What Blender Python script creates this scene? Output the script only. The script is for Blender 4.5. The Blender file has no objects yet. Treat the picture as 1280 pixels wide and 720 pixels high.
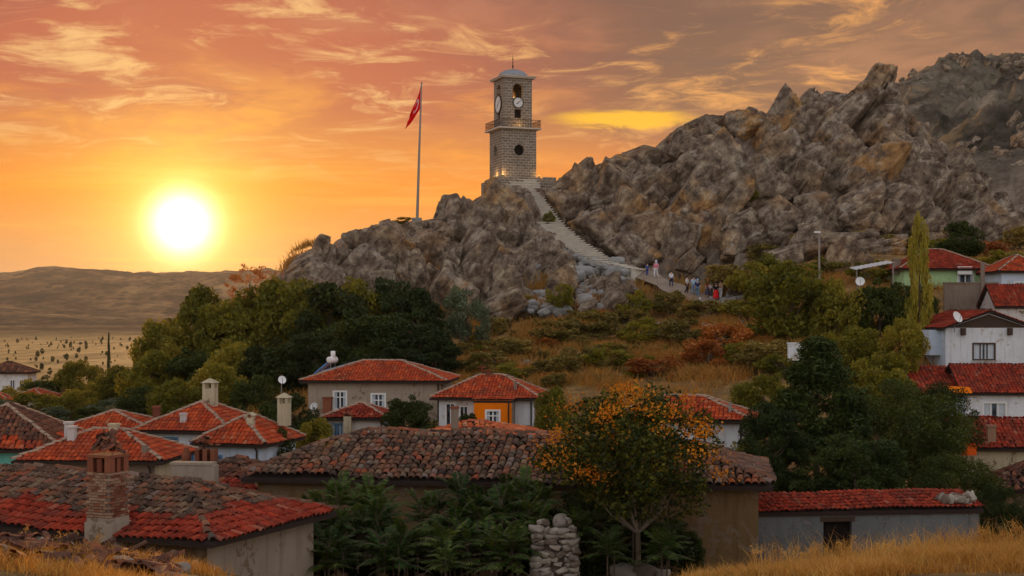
import bpy, bmesh, math, random
import numpy as np
from mathutils import Vector, Matrix

rad = math.radians
sc = bpy.context.scene
COL = sc.collection
F, HZ = 1760.0, 400.0            # focal length in photo pixels, eye-level row

# ------------------------------------------------------------------ camera
cam_d = bpy.data.cameras.new('camera'); cam = bpy.data.objects.new('camera', cam_d); COL.objects.link(cam)
cam.location = (0, 0, 0); cam.rotation_euler = (rad(90), 0, 0)
cam_d.sensor_width = 36.0; cam_d.lens = 36.0 * F / 1280.0
cam_d.shift_y = (HZ - 360.0) / 1280.0
cam_d.clip_start = 0.2; cam_d.clip_end = 30000
sc.camera = cam

# ------------------------------------------------------------------ node helper
def srgb(r, g, b, a=1.0):
    def c(v):
        v /= 255.0
        return v / 12.92 if v <= 0.04045 else ((v + 0.055) / 1.055) ** 2.4
    return (c(r), c(g), c(b), a)

class NG:
    def __init__(s, tree):
        s.t = tree; s.n = tree.nodes; s.l = tree.links
    def node(s, typ, **kw):
        n = s.n.new(typ)
        for k, v in kw.items(): setattr(n, k, v)
        return n
    def put(s, sock, v):
        if v is None: return
        if isinstance(v, bpy.types.NodeSocket): s.l.new(v, sock)
        else:
            if isinstance(v, (tuple, list)) and sock.type == 'VECTOR': v = v[:3]
            sock.default_value = v
    def m(s, op, a, b=None, c=None, clamp=False):
        n = s.node('ShaderNodeMath', operation=op, use_clamp=clamp)
        for i, v in enumerate((a, b, c)): s.put(n.inputs[i], v)
        return n.outputs[0]
    def vm(s, op, a, b=None, scale=None):
        n = s.node('ShaderNodeVectorMath', operation=op)
        s.put(n.inputs[0], a); s.put(n.inputs[1], b)
        if scale is not None: s.put(n.inputs['Scale'], scale)
        return n.outputs['Value'] if op in ('DOT_PRODUCT', 'LENGTH', 'DISTANCE') else n.outputs[0]
    def mix(s, f, a, b, mode='MIX'):
        n = s.node('ShaderNodeMix', data_type='RGBA', blend_type=mode)
        s.put(n.inputs[0], f); s.put(n.inputs[6], a); s.put(n.inputs[7], b)
        return n.outputs[2]
    def step(s, v, a, b):
        n = s.node('ShaderNodeMapRange', interpolation_type='SMOOTHSTEP')
        s.put(n.inputs[0], v); n.inputs[1].default_value = a; n.inputs[2].default_value = b
        return n.outputs[0]
    def ramp(s, f, stops, interp='LINEAR'):
        n = s.node('ShaderNodeValToRGB'); cr = n.color_ramp; cr.interpolation = interp
        while len(cr.elements) < len(stops): cr.elements.new(0.5)
        for e, (p, c) in zip(cr.elements, stops):
            e.position = p; e.color = c if len(c) == 4 else (*c, 1)
        s.put(n.inputs[0], f); return n.outputs[0]
    def noise(s, vec, scale, detail=4, rough=0.55, dist=0.0, out=0):
        n = s.node('ShaderNodeTexNoise'); s.put(n.inputs['Vector'], vec)
        n.inputs['Scale'].default_value = scale; n.inputs['Detail'].default_value = detail
        n.inputs['Roughness'].default_value = rough; n.inputs['Distortion'].default_value = dist
        return n.outputs[out]
    def voro(s, vec, scale, feature='F1', out=0, rnd=1.0):
        n = s.node('ShaderNodeTexVoronoi', feature=feature); s.put(n.inputs['Vector'], vec)
        n.inputs['Scale'].default_value = scale; n.inputs['Randomness'].default_value = rnd
        return n.outputs[out]
    def comb(s, x, y, z):
        n = s.node('ShaderNodeCombineXYZ')
        for i, v in enumerate((x, y, z)): s.put(n.inputs[i], v)
        return n.outputs[0]
    def sep(s, v):
        n = s.node('ShaderNodeSeparateXYZ'); s.put(n.inputs[0], v); return n.outputs
    def mapping(s, v, rot=(0, 0, 0), scale=(1, 1, 1)):
        n = s.node('ShaderNodeMapping'); s.put(n.inputs[0], v)
        n.inputs['Rotation'].default_value = rot
        return s.vm('MULTIPLY', n.outputs[0], tuple(scale))
    def bump(s, h, strength=0.5, dist=0.05, normal=None):
        n = s.node('ShaderNodeBump'); n.inputs['Strength'].default_value = strength
        n.inputs['Distance'].default_value = dist; s.put(n.inputs['Height'], h); s.put(n.inputs['Normal'], normal)
        return n.outputs[0]

# ------------------------------------------------------------------ sky
SUN_AZ, SUN_EL = math.atan((228 - 640) / F), math.atan((HZ - 282) / F)
sd = Vector((math.sin(SUN_AZ) * math.cos(SUN_EL), math.cos(SUN_AZ) * math.cos(SUN_EL), math.sin(SUN_EL)))
world = bpy.data.worlds.new('World'); sc.world = world; world.use_nodes = True
wt = world.node_tree; wt.nodes.clear(); g = NG(wt)
d = g.vm('NORMALIZE', g.node('ShaderNodeTexCoord').outputs['Generated'])
x, y, z = g.sep(d)
ang = g.m('MULTIPLY', g.m('ARCCOSINE', g.m('MINIMUM', g.vm('DOT_PRODUCT', d, tuple(sd)), 0.99999)), 57.2958)   # degrees from the sun
zz = g.m('ADD', g.m('MULTIPLY', z, 0.8), 0.2, clamp=True)          # z -0.25..1 -> 0..1
def zp(v): return v * 0.8 + 0.2
warm = g.ramp(zz, [(zp(-.2), srgb(70, 55, 45)), (zp(-.01), srgb(150, 105, 75)), (zp(.012), srgb(214, 150, 108)), (zp(.05), srgb(228, 152, 88)),
                   (zp(.09), srgb(248, 142, 40)), (zp(.135), srgb(240, 156, 66)), (zp(.185), srgb(206, 122, 80)),
                   (zp(.24), srgb(178, 120, 100)), (zp(.36), srgb(140, 112, 112)), (zp(.95), srgb(104, 106, 124))])
warm2 = g.ramp(zz, [(zp(-.2), srgb(70, 55, 45)), (zp(-.01), srgb(150, 105, 75)), (zp(.012), srgb(218, 120, 76)), (zp(.07), srgb(228, 98, 34)),
                    (zp(.115), srgb(222, 110, 58)), (zp(.145), srgb(196, 130, 98)), (zp(.185), srgb(156, 108, 82)),
                    (zp(.24), srgb(134, 96, 82)), (zp(.36), srgb(120, 100, 100)), (zp(.95), srgb(104, 106, 124))])
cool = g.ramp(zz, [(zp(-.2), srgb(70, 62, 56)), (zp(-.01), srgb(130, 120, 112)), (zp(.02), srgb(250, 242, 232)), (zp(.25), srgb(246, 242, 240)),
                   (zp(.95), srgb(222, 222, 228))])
base = g.mix(g.step(ang, 11, 25), warm, warm2)
nis = g.node('ShaderNodeTexSky', sky_type='NISHITA', sun_disc=False, sun_elevation=max(SUN_EL, rad(3)), sun_rotation=-SUN_AZ)
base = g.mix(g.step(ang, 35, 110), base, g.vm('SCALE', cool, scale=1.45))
# cloud sheet seen in perspective
den = g.m('ADD', g.m('MAXIMUM', z, 0.0), 0.075)
uv = g.comb(g.m('DIVIDE', x, den), g.m('DIVIDE', y, den), 0.0)
uvw = g.vm('ADD', uv, g.vm('SCALE', g.noise(uv, 1.1, 3, out=1), scale=0.7))
n1 = g.noise(g.mapping(uvw, rot=(0, 0, rad(-16)), scale=(1.0, 0.62, 1)), 1.9, 7, 0.6)
n2 = g.noise(g.mapping(uvw, rot=(0, 0, rad(-24)), scale=(0.75, 0.8, 1)), 4.6, 7, 0.66, 0.5)
n3 = g.noise(uv, 0.8, 2, 0.5)
hi = g.step(z, 0.085, 0.16)
far = g.step(ang, 8, 22)
lit = g.mix(far, srgb(255, 208, 134), srgb(250, 172, 92))
shade = g.mix(far, srgb(190, 98, 74), srgb(112, 80, 70))
lit = g.mix(g.step(ang, 30, 90), lit, srgb(236, 226, 222)); shade = g.mix(g.step(ang, 30, 90), shade, srgb(190, 192, 206))
shmask = g.m('MULTIPLY', g.step(g.m('ADD', n1, g.m('MULTIPLY', n3, 0.4)), 0.50, 0.72), hi)
litmask = g.m('MULTIPLY', g.step(g.m('ADD', g.m('MULTIPLY', n2, 0.6), g.m('MULTIPLY', n1, 0.4)), 0.50, 0.64), g.m('MULTIPLY_ADD', hi, 0.80, 0.12))
skyc = g.mix(g.m('MULTIPLY', shmask, 0.9), base, shade)
n4 = g.noise(g.mapping(uvw, rot=(0, 0, rad(-10)), scale=(0.5, 1.0, 1)), 2.6, 7, 0.62, 0.3)
skyc = g.mix(g.m('MULTIPLY', g.m('MULTIPLY', g.step(n4, 0.5, 0.66), g.m('MULTIPLY_ADD', hi, 0.7, 0.1)), 0.6), skyc, g.mix(far, srgb(176, 92, 78), srgb(104, 78, 74)))
skyc = g.mix(g.m('MULTIPLY', litmask, 0.75), skyc, lit)
# thin low streaks near the horizon band
st = g.noise(g.comb(g.m('MULTIPLY', g.m('ARCTAN2', x, y), 5.0), g.m('MULTIPLY', z, 85.0), 1.7), 1.0, 5, 0.6, 0.4)
skyc = g.mix(g.m('MULTIPLY', g.m('MULTIPLY', g.step(st, 0.5, 0.72), g.m('SUBTRACT', 1.0, hi)), 0.34), skyc, g.mix(far, srgb(255, 190, 80), srgb(240, 150, 96)))
# one bright yellow bank of cloud right of the tower
saz = g.m('DIVIDE', g.m('SUBTRACT', g.m('ARCTAN2', x, y), math.atan((778 - 640) / F)), 0.052)
sel = g.m('DIVIDE', g.m('SUBTRACT', z, math.sin(math.atan((HZ - 150) / F))), 0.0062)
sel = g.m('ADD', sel, g.m('MULTIPLY', g.m('SUBTRACT', n2, 0.5), 2.6))
bank = g.m('EXPONENT', g.m('MULTIPLY', g.m('ADD', g.m('MULTIPLY', saz, saz), g.m('MULTIPLY', sel, sel)), -1.0))
skyc = g.mix(g.m('MULTIPLY', g.step(bank, 0.16, 0.8), 0.92), skyc, srgb(255, 190, 40))
skyc = g.mix(0.06, skyc, g.vm('SCALE', nis.outputs[0], scale=0.09), 'ADD')
# the sun and its aureole
a2 = g.m('DIVIDE', ang, 1.05)
core = g.m('MULTIPLY', g.m('EXPONENT', g.m('MULTIPLY', g.m('POWER', a2, 2.2), -1.0)), 2.6)
halo = g.m('MULTIPLY', g.m('EXPONENT', g.m('DIVIDE', ang, -1.7)), 1.5)
wide = g.m('MULTIPLY', g.m('EXPONENT', g.m('DIVIDE', ang, -4.2)), 0.40)
def addc(c, k, col): return g.vm('ADD', c, g.vm('SCALE', col, scale=k))
skyc = addc(skyc, core, (1.0, .95, .72)); skyc = addc(skyc, halo, (1.0, .70, .16)); skyc = addc(skyc, wide, (1.0, .52, .02))
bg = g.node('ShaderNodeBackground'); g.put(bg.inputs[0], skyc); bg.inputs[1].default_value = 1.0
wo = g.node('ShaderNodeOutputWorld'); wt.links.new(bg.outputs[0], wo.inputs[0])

# ------------------------------------------------------------------ sun lamp
sl = bpy.data.lights.new('sun', 'SUN'); sl.energy = 3.0; sl.angle = rad(2.5); sl.color = (1.0, 0.56, 0.24)
so = bpy.data.objects.new('sun', sl); COL.objects.link(so)
so.rotation_euler = (-sd).to_track_quat('-Z', 'Y').to_euler(); so.location = (-60, 250, 60)

vs = sc.view_settings
vs.view_transform = 'Standard'; vs.look = 'None'; vs.exposure = 0.0; vs.gamma = 1.0; vs.use_curve_mapping = False
cy = sc.cycles
cy.use_denoising = True
try: cy.denoiser = 'OPENIMAGEDENOISE'
except Exception: pass
cy.max_bounces = 6; cy.diffuse_bounces = 3; cy.glossy_bounces = 2; cy.transmission_bounces = 2; cy.transparent_max_bounces = 4; cy.volume_bounces = 0
cy.caustics_reflective = False; cy.caustics_refractive = False; cy.sample_clamp_indirect = 4.0

# ------------------------------------------------------------------ geometry helpers
def P(px, py, D):
    return Vector(((px - 640.0) * D / F, D, (HZ - py) * D / F))
def hash3(ix, iy, iz, s=0):
    h = (ix.astype(np.int64) * 374761393 + iy.astype(np.int64) * 668265263 + iz.astype(np.int64) * 2147483647 + s * 974634653) & 0xFFFFFFFF
    h = ((h ^ (h >> 13)) * 1274126177) & 0xFFFFFFFF
    h = ((h ^ (h >> 16)) * 2246822519) & 0xFFFFFFFF
    return ((h ^ (h >> 15)) & 0xFFFFFF) / float(0xFFFFFF)
def vnoise(p, s=0):
    i = np.floor(p).astype(np.int64); f = p - i; f = f * f * (3 - 2 * f); r = 0
    for dx in (0, 1):
        for dy in (0, 1):
            for dz in (0, 1):
                w = (f[:, 0] if dx else 1 - f[:, 0]) * (f[:, 1] if dy else 1 - f[:, 1]) * (f[:, 2] if dz else 1 - f[:, 2])
                r = r + w * hash3(i[:, 0] + dx, i[:, 1] + dy, i[:, 2] + dz, s)
    return r
def fbm(p, octv=4, s=0, gain=0.5):
    a, t, n = 1.0, 0.0, 0.0
    for o in range(octv):
        t = t + a * (vnoise(p * 2.0 ** o, s + o) - 0.5); n += a; a *= gain
    return t / n
def mesh_np(name, V, Fc, mats=(), smooth=False, midx=None):
    """mesh from numpy arrays: V (n,3), Fc (m,k) all faces of k corners"""
    me = bpy.data.meshes.new(name); V = np.asarray(V, np.float32); Fc = np.asarray(Fc, np.int32); k = Fc.shape[1]
    me.vertices.add(len(V)); me.vertices.foreach_set('co', V.ravel())
    me.loops.add(Fc.size); me.loops.foreach_set('vertex_index', Fc.ravel())
    me.polygons.add(len(Fc)); me.polygons.foreach_set('loop_start', np.arange(0, Fc.size, k, dtype=np.int32))
    me.polygons.foreach_set('loop_total', np.full(len(Fc), k, np.int32))
    if smooth: me.polygons.foreach_set('use_smooth', np.ones(len(Fc), bool))
    for mt in mats: me.materials.append(mt)
    if midx is not None: me.polygons.foreach_set('material_index', np.asarray(midx, np.int32))
    me.update(calc_edges=True); return me
def link(name, data, parent=None, loc=None, **props):
    o = bpy.data.objects.new(name, data); COL.objects.link(o)
    if parent is not None: o.parent = parent
    if loc is not None: o.location = loc
    for k, v in props.items():
        if v is not None: o[k] = v
    return o
def thing(name, label, cat, loc=(0, 0, 0), rotz=0.0, group=None):
    o = link(name, None, None, loc, label=label, category=cat, group=group)
    o.rotation_euler = (0, 0, rotz); o.empty_display_size = 0.3
    return o
def copy_tree(root, loc, rotz=0.0, scale=(1, 1, 1), label=None, group=None):
    r = root.copy(); COL.objects.link(r); r.location = loc; r.rotation_euler = (0, 0, rotz); r.scale = scale
    if label: r['label'] = label
    if group: r['group'] = group
    for ch in root.children:
        c = ch.copy(); COL.objects.link(c); c.parent = r
        for gc in ch.children:
            e = gc.copy(); COL.objects.link(e); e.parent = c
    return r

class MB:
    """collects small shapes into one mesh"""
    def __init__(s): s.v = []; s.f = []
    def poly(s, pts):
        b = len(s.v); s.v += [tuple(p) for p in pts]; s.f.append(tuple(range(b, b + len(pts))))
    def box(s, x0, x1, y0, y1, z0, z1, M=None):
        b = len(s.v)
        c = [Vector((x, y, z)) for z in (z0, z1) for y in (y0, y1) for x in (x0, x1)]
        if M is not None: c = [M @ p for p in c]
        s.v += [tuple(p) for p in c]
        s.f += [tuple(b + i for i in q) for q in ((0, 2, 3, 1), (4, 5, 7, 6), (0, 1, 5, 4), (2, 6, 7, 3), (0, 4, 6, 2), (1, 3, 7, 5))]
    def tube(s, pts, radii, n=8, cap=True):
        b0 = len(s.v); pts = [Vector(p) for p in pts]
        for i, p in enumerate(pts):
            t = (pts[min(i + 1, len(pts) - 1)] - pts[max(i - 1, 0)]).normalized()
            a = t.cross(Vector((0, 0, 1)) if abs(t.z) < .9 else Vector((0, 1, 0))).normalized(); bb = t.cross(a)
            r = radii[i] if isinstance(radii, (list, tuple)) else radii
            for k in range(n):
                w = 2 * math.pi * k / n
                s.v.append(tuple(p + (a * math.cos(w) + bb * math.sin(w)) * r))
        for i in range(len(pts) - 1):
            for k in range(n):
                k2 = (k + 1) % n
                s.f.append((b0 + i * n + k, b0 + i * n + k2, b0 + (i + 1) * n + k2, b0 + (i + 1) * n + k))
        if cap:
            s.f.append(tuple(b0 + k for k in range(n))); s.f.append(tuple(b0 + (len(pts) - 1) * n + k for k in reversed(range(n))))
    def lathe(s, prof, n=20, M=None):
        b0 = len(s.v)
        for r, z in prof:
            for k in range(n):
                w = 2 * math.pi * k / n; p = Vector((r * math.cos(w), r * math.sin(w), z))
                s.v.append(tuple(M @ p if M is not None else p))
        for i in range(len(prof) - 1):
            for k in range(n):
                k2 = (k + 1) % n
                s.f.append((b0 + i * n + k, b0 + i * n + k2, b0 + (i + 1) * n + k2, b0 + (i + 1) * n + k))
        s.f.append(tuple(b0 + k for k in reversed(range(n)))); s.f.append(tuple(b0 + (len(prof) - 1) * n + k for k in range(n)))
    def mesh(s, name, mat, smooth=False):
        me = bpy.data.meshes.new(name); me.from_pydata(s.v, [], s.f); me.materials.append(mat)
        if smooth:
            me.polygons.foreach_set('use_smooth', [True] * len(me.polygons))
        me.update(); return me
    def build(s, name, mat, parent=None, smooth=False, **props):
        return link(name, s.mesh(name, mat, smooth), parent, **props)

# ------------------------------------------------------------------ materials
MATS = {}
def newmat(name):
    m = bpy.data.materials.new(name); m.use_nodes = True; m.node_tree.nodes.clear(); MATS[name] = m
    gg = NG(m.node_tree); out = gg.node('ShaderNodeOutputMaterial')
    return m, gg, out
def principled(gg, out, col, rough=0.85, normal=None, spec=0.25, metal=0.0, **kw):
    b = gg.node('ShaderNodeBsdfPrincipled'); gg.put(b.inputs['Base Color'], col); gg.put(b.inputs['Roughness'], rough)
    gg.put(b.inputs['Normal'], normal); b.inputs['Specular IOR Level'].default_value = spec; b.inputs['Metallic'].default_value = metal
    for k, v in kw.items(): gg.put(b.inputs[k.replace('_', ' ')], v)
    gg.l.new(b.outputs[0], out.inputs[0]); return b
def pos(gg): return gg.node('ShaderNodeNewGeometry').outputs['Position']
def m_plain(name, col, rough=0.7, var=0.15, scale=3.0, metal=0.0, spec=0.3, bump=0.2):
    m, gg, out = newmat(name); p = pos(gg)
    n = gg.noise(p, scale, 5); n2 = gg.noise(p, scale * 7, 4)
    c = gg.mix(gg.m('MULTIPLY', gg.step(n, .35, .75), var), col, tuple(v * 0.45 for v in col[:3]) + (1,))
    c = gg.mix(gg.m('MULTIPLY', gg.step(n2, .5, .8), var * .7), c, tuple(min(1, v * 1.35) for v in col[:3]) + (1,))
    principled(gg, out, c, rough, gg.bump(n2, bump, 0.02), spec, metal); return m
def m_plaster(name, col, stain=0.5, crumble=0.0, under=(0.17, 0.12, 0.075, 1), bump=0.35):
    """painted or mud plaster with run-off stains, blotches and spots where the coat has fallen off"""
    m, gg, out = newmat(name); p = pos(gg)
    big = gg.noise(p, 0.55, 5, 0.6); mid = gg.noise(p, 2.6, 6, 0.65, 0.4); fine = gg.noise(p, 22, 4, 0.6)
    runs = gg.noise(gg.mapping(p, scale=(3.2, 3.2, 0.28)), 1.6, 5, 0.6)
    c = gg.mix(gg.m('MULTIPLY', gg.step(big, .38, .68), stain * .55), col, tuple(v * .55 for v in col[:3]) + (1,))
    c = gg.mix(gg.m('MULTIPLY', gg.step(gg.noise(p, 1.7, 6, .7, .8), .5, .68), stain * .5), c, tuple(v * .62 for v in col[:3]) + (1,))
    c = gg.mix(gg.m('MULTIPLY', gg.step(runs, .48, .72), stain * .8), c, tuple(v * k for v, k in zip(col[:3], (.42, .38, .34))) + (1,))
    c = gg.mix(gg.m('MULTIPLY', gg.step(fine, .5, .8), .22), c, tuple(min(1, v * 1.3) for v in col[:3]) + (1,))
    h = gg.m('ADD', gg.m('MULTIPLY', mid, 1.0), gg.m('MULTIPLY', fine, .35))
    if crumble > 0:
        hole = gg.step(gg.m('ADD', gg.m('MULTIPLY', gg.noise(p, 4.5, 6, .7), .55), gg.m('MULTIPLY', gg.noise(p, .9, 4), .55)), .63 - crumble * .1, .67 - crumble * .1)
        c = gg.mix(hole, c, gg.mix(fine, under, tuple(v * 1.7 for v in under[:3]) + (1,)))
        h = gg.m('SUBTRACT', h, gg.m('MULTIPLY', hole, 1.2))
    principled(gg, out, c, 0.92, gg.bump(h, bump, 0.06), 0.15); return m
def m_tiles(name, stops, lichen=0.3, wear=0.4):
    """clay tiles: one colour per tile out of the ramp, weathered by noise and lichen"""
    m, gg, out = newmat(name); geo = gg.node('ShaderNodeNewGeometry'); p = geo.outputs['Position']
    oi = gg.node('ShaderNodeObjectInfo')
    r = gg.m('FRACT', gg.m('ADD', geo.outputs['Random Per Island'], oi.outputs['Random']))
    c = gg.ramp(r, stops, 'LINEAR')
    n = gg.noise(p, 1.3, 4); n2 = gg.noise(p, 14, 5, .65)
    c = gg.mix(gg.m('MULTIPLY', gg.step(n, .4, .7), wear), c, srgb(74, 58, 48))
    c = gg.mix(gg.m('MULTIPLY', gg.step(n2, .52, .66), lichen), c, srgb(168, 150, 122))
    principled(gg, out, c, 0.88, gg.bump(n2, .35, .02), 0.18); return m
def m_leaf(name, stops, trans=0.35, varobj=0.5, rough=0.6):
    m, gg, out = newmat(name); geo = gg.node('ShaderNodeNewGeometry'); oi = gg.node('ShaderNodeObjectInfo')
    r = gg.m('ADD', gg.m('MULTIPLY', geo.outputs['Random Per Island'], 1 - varobj), gg.m('MULTIPLY', oi.outputs['Random'], varobj))
    r = gg.m('ADD', gg.m('MULTIPLY', r, .8), gg.m('MULTIPLY', gg.m('SUBTRACT', gg.noise(geo.outputs['Position'], .45, 2), .4), .9), clamp=True)
    c = gg.ramp(r, stops)
    b = gg.node('ShaderNodeBsdfPrincipled'); gg.put(b.inputs['Base Color'], c); b.inputs['Roughness'].default_value = rough; b.inputs['Specular IOR Level'].default_value = 0.2
    t = gg.node('ShaderNodeBsdfTranslucent'); gg.put(t.inputs[0], gg.mix(0.5, c, (.5, .5, .02, 1), 'MULTIPLY')); gg.put(t.inputs[0], gg.vm('MULTIPLY', c, (1.5, 1.25, .6)))
    mx = gg.node('ShaderNodeMixShader'); mx.inputs[0].default_value = trans
    gg.l.new(b.outputs[0], mx.inputs[1]); gg.l.new(t.outputs[0], mx.inputs[2]); gg.l.new(mx.outputs[0], out.inputs[0]); return m
def m_rock(name, ochre=0.5, dark=1.0):
    m, gg, out = newmat(name); p = pos(gg); oi = gg.node('ShaderNodeObjectInfo')
    q = gg.vm('ADD', p, gg.vm('SCALE', gg.noise(p, 0.7, 3, out=1), scale=0.8))
    big = gg.noise(p, 0.16, 4, .6); mid = gg.noise(q, 0.9, 7, .65); fine = gg.noise(p, 6.5, 6, .7)
    lay = gg.noise(gg.mapping(p, rot=(0, rad(52), 0), scale=(.3, .6, 2.6)), 0.9, 6, .65, .7)
    crack = gg.voro(gg.mapping(q, rot=(0, rad(40), 0), scale=(.55, .7, 1.0)), 0.62, 'DISTANCE_TO_EDGE')
    cr = gg.step(crack, 0.0, 0.045)
    c = gg.ramp(gg.m('ADD', gg.m('MULTIPLY', mid, .8), gg.m('MULTIPLY', lay, .2)),
                [(.34, srgb(74, 60, 50)), (.45, srgb(122, 104, 88)), (.54, srgb(158, 140, 118)), (.66, srgb(206, 188, 162))])
    om = gg.m('MULTIPLY', gg.step(gg.m('ADD', gg.m('MULTIPLY', big, .75), gg.m('MULTIPLY', gg.noise(q, .45, 4), .4)), .54, .72), ochre)
    om = gg.m('MULTIPLY', om, gg.m('MULTIPLY_ADD', oi.outputs['Random'], .9, .35), clamp=True)
    c = gg.mix(om, c, gg.ramp(mid, [(.3, srgb(112, 80, 54)), (.55, srgb(182, 138, 88)), (.7, srgb(208, 176, 126))]))
    c = gg.mix(gg.m('MULTIPLY', gg.step(fine, .54, .66), .6), c, srgb(60, 52, 46))
    c = gg.mix(gg.m('MULTIPLY', gg.step(gg.noise(q, .75, 7, .7, .6), .55, .62), .5), c, srgb(58, 50, 44))
    c = gg.mix(gg.m('MULTIPLY', gg.step(gg.noise(q, .5, 6, .7), .56, .66), .5), c, srgb(206, 194, 174))
    c = gg.mix(gg.m('MULTIPLY', gg.step(gg.noise(p, 2.2, 5, .7), .58, .7), .35), c, srgb(112, 108, 74))
    if dark != 1.0: c = gg.vm('SCALE', c, scale=dark)
    h = gg.m('ADD', gg.m('ADD', gg.m('MULTIPLY', mid, 1.0), gg.m('MULTIPLY', lay, .9)), gg.m('ADD', gg.m('MULTIPLY', cr, .06), gg.m('MULTIPLY', fine, .3)))
    principled(gg, out, c, 0.93, gg.bump(h, 1.0, .5), 0.12); return m

# ------------------------------------------------------------------ terrain: thin-plate surface through surveyed points (column, row, distance)
CP = []
def cps(D, *pairs):
    for px, py in pairs: CP.append((px, py, D))
cps(4, (-600, 1368), (640, 1368), (1900, 1368))
cps(15, (-500, 815), (300, 820), (640, 820), (1200, 800), (1800, 790))
cps(30, (-400, 670), (60, 684), (200, 708), (420, 735), (640, 738), (900, 724), (1090, 709), (1280, 690), (1700, 675))
cps(36, (-300, 695), (60, 712), (300, 735), (640, 732), (900, 728), (1090, 715), (1280, 694), (1700, 680))
cps(45, (-300, 720), (60, 728), (300, 722), (640, 714), (900, 714), (1100, 712), (1280, 704), (1700, 690))
cps(60, (-300, 665), (150, 655), (500, 650), (850, 645), (1100, 640), (1280, 650), (1700, 600))
cps(75, (-300, 612), (150, 600), (500, 570), (850, 570), (1150, 580), (1280, 612), (1700, 590))
cps(90, (-300, 590), (100, 565), (300, 540), (500, 522), (700, 510), (900, 492), (1100, 482), (1200, 530), (1280, 548), (1700, 530))
cps(100, (-300, 575), (50, 555), (300, 505), (500, 492), (700, 470), (900, 455), (1100, 440), (1280, 456), (1700, 420))
cps(112, (-300, 560), (50, 540), (200, 505), (300, 470), (500, 455), (700, 434), (900, 420), (1100, 392), (1280, 375), (1700, 350))
cps(124, (50, 530), (200, 490), (280, 440), (420, 420), (560, 418), (640, 404), (780, 403), (900, 392), (1050, 352), (1200, 340), (1400, 320))
CP += [(885, 379, 130), (850, 364, 133.5), (812, 347, 136.5), (1000, 345, 131), (1100, 325, 131)]
# face and crest of the rock
CP += [(300, 410, 124), (345, 366, 126), (403, 326, 129), (425, 340, 131), (465, 312, 134), (500, 292, 139), (530, 279, 145), (565, 270, 150), (595, 256, 156), (640, 222, 161),
       (690, 240, 163), (740, 224, 166), (800, 206, 167), (845, 172, 167), (890, 152, 168), (945, 142, 168), (1000, 124, 168), (1050, 112, 168), (1095, 100, 168), (1125, 140, 169), (1150, 190, 170), (1200, 236, 174), (1250, 276, 176)]
CP += [(350, 385, 122), (470, 350, 128), (540, 330, 136), (540, 385, 128), (600, 300, 145), (620, 345, 136), (640, 275, 149), (650, 375, 130),
       (860, 205, 158), (870, 260, 150), (870, 315, 142), (960, 200, 158), (980, 280, 146), (1060, 180, 158), (1060, 265, 147), (1030, 315, 138), (1130, 215, 158), (1140, 285, 148), (1210, 295, 150), (1290, 300, 150), (770, 245, 158), (800, 290, 148), (1420, 290, 150)]
STAIR = [(655, 230, 158.5), (660, 248, 155.5), (676, 272, 151), (695, 292, 147.3), (715, 309, 144), (737, 323, 141), (762, 334, 138.8), (800, 343, 137)]
CP += STAIR
# back side of the ridge, right-hand slope, plain and hills
cps(200, (-300, 575), (50, 558), (300, 520), (450, 450), (640, 370), (800, 290), (1000, 230), (1150, 270), (1250, 262), (1420, 230))
CP += [(1180, 222, 232), (1230, 186, 250), (1280, 146, 268), (1420, 60, 280)]
cps(310, (-300, 515), (50, 515), (300, 510), (640, 430), (900, 290), (1100, 230), (1200, 200), (1290, 160), (1450, 70))
CP += [(1060, 150, 440), (1118, 106, 440), (1150, 90, 440), (1195, 72, 440), (1230, 82, 440), (1280, 72, 440), (1450, 40, 440), (950, 240, 440)]
cps(440, (-300, 485), (50, 486), (300, 480), (640, 450))
cps(640, (-300, 456), (50, 456), (300, 455), (640, 445), (950, 340), (1150, 180), (1300, 150), (1500, 110))
cps(1200, (-300, 430), (50, 430), (300, 428), (640, 425), (1000, 400), (1400, 350))
cps(2400, (-300, 412), (50, 411), (300, 410), (640, 405), (1000, 400), (1500, 390))
cps(2900, (-300, 392), (50, 392), (200, 398), (300, 396), (640, 398))
cps(3700, (-300, 348), (0, 349), (25, 343), (60, 336), (125, 338), (200, 344), (290, 337), (340, 338), (460, 348), (800, 365), (1300, 380))
cps(5000, (-300, 385), (300, 385), (1000, 390), (1500, 390)); cps(7000, (-300, 396), (640, 396), (1500, 396))
CP = np.array(CP, float)
def _uv(X, Y): return np.stack([X / Y * 4.0, np.log(Y) * 2.0], -1)
_c = _uv((CP[:, 0] - 640) / F * CP[:, 2], CP[:, 2]); _s = (HZ - CP[:, 1]) / F
def _k(r2): return 0.5 * r2 * np.log(np.maximum(r2, 1e-12))
_n = len(_c); _r2 = ((_c[:, None] - _c[None]) ** 2).sum(-1)
_A = np.zeros((_n + 3, _n + 3)); _A[:_n, :_n] = _k(_r2) + np.eye(_n) * 2e-4
_A[:_n, _n] = 1; _A[:_n, _n + 1:] = _c; _A[_n, :_n] = 1; _A[_n + 1:, :_n] = _c.T
_w = np.linalg.solve(_A, np.concatenate([_s, [0, 0, 0]]))
def gzs(X, Y):
    q = _uv(np.asarray(X, float), np.asarray(Y, float)).reshape(-1, 2); o = np.empty(len(q))
    for a in range(0, len(q), 20000):
        qq = q[a:a + 20000]; r2 = ((qq[:, None] - _c[None]) ** 2).sum(-1)
        o[a:a + 20000] = _k(r2) @ _w[:_n] + _w[_n] + qq @ _w[_n + 1:]
    return o * np.asarray(Y, float).ravel()
def gz(X, Y): return float(gzs(np.array([X]), np.array([Y]))[0])
def ground(px, D):
    X = (px - 640) * D / F; return Vector((X, D, gz(X, D)))

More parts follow.
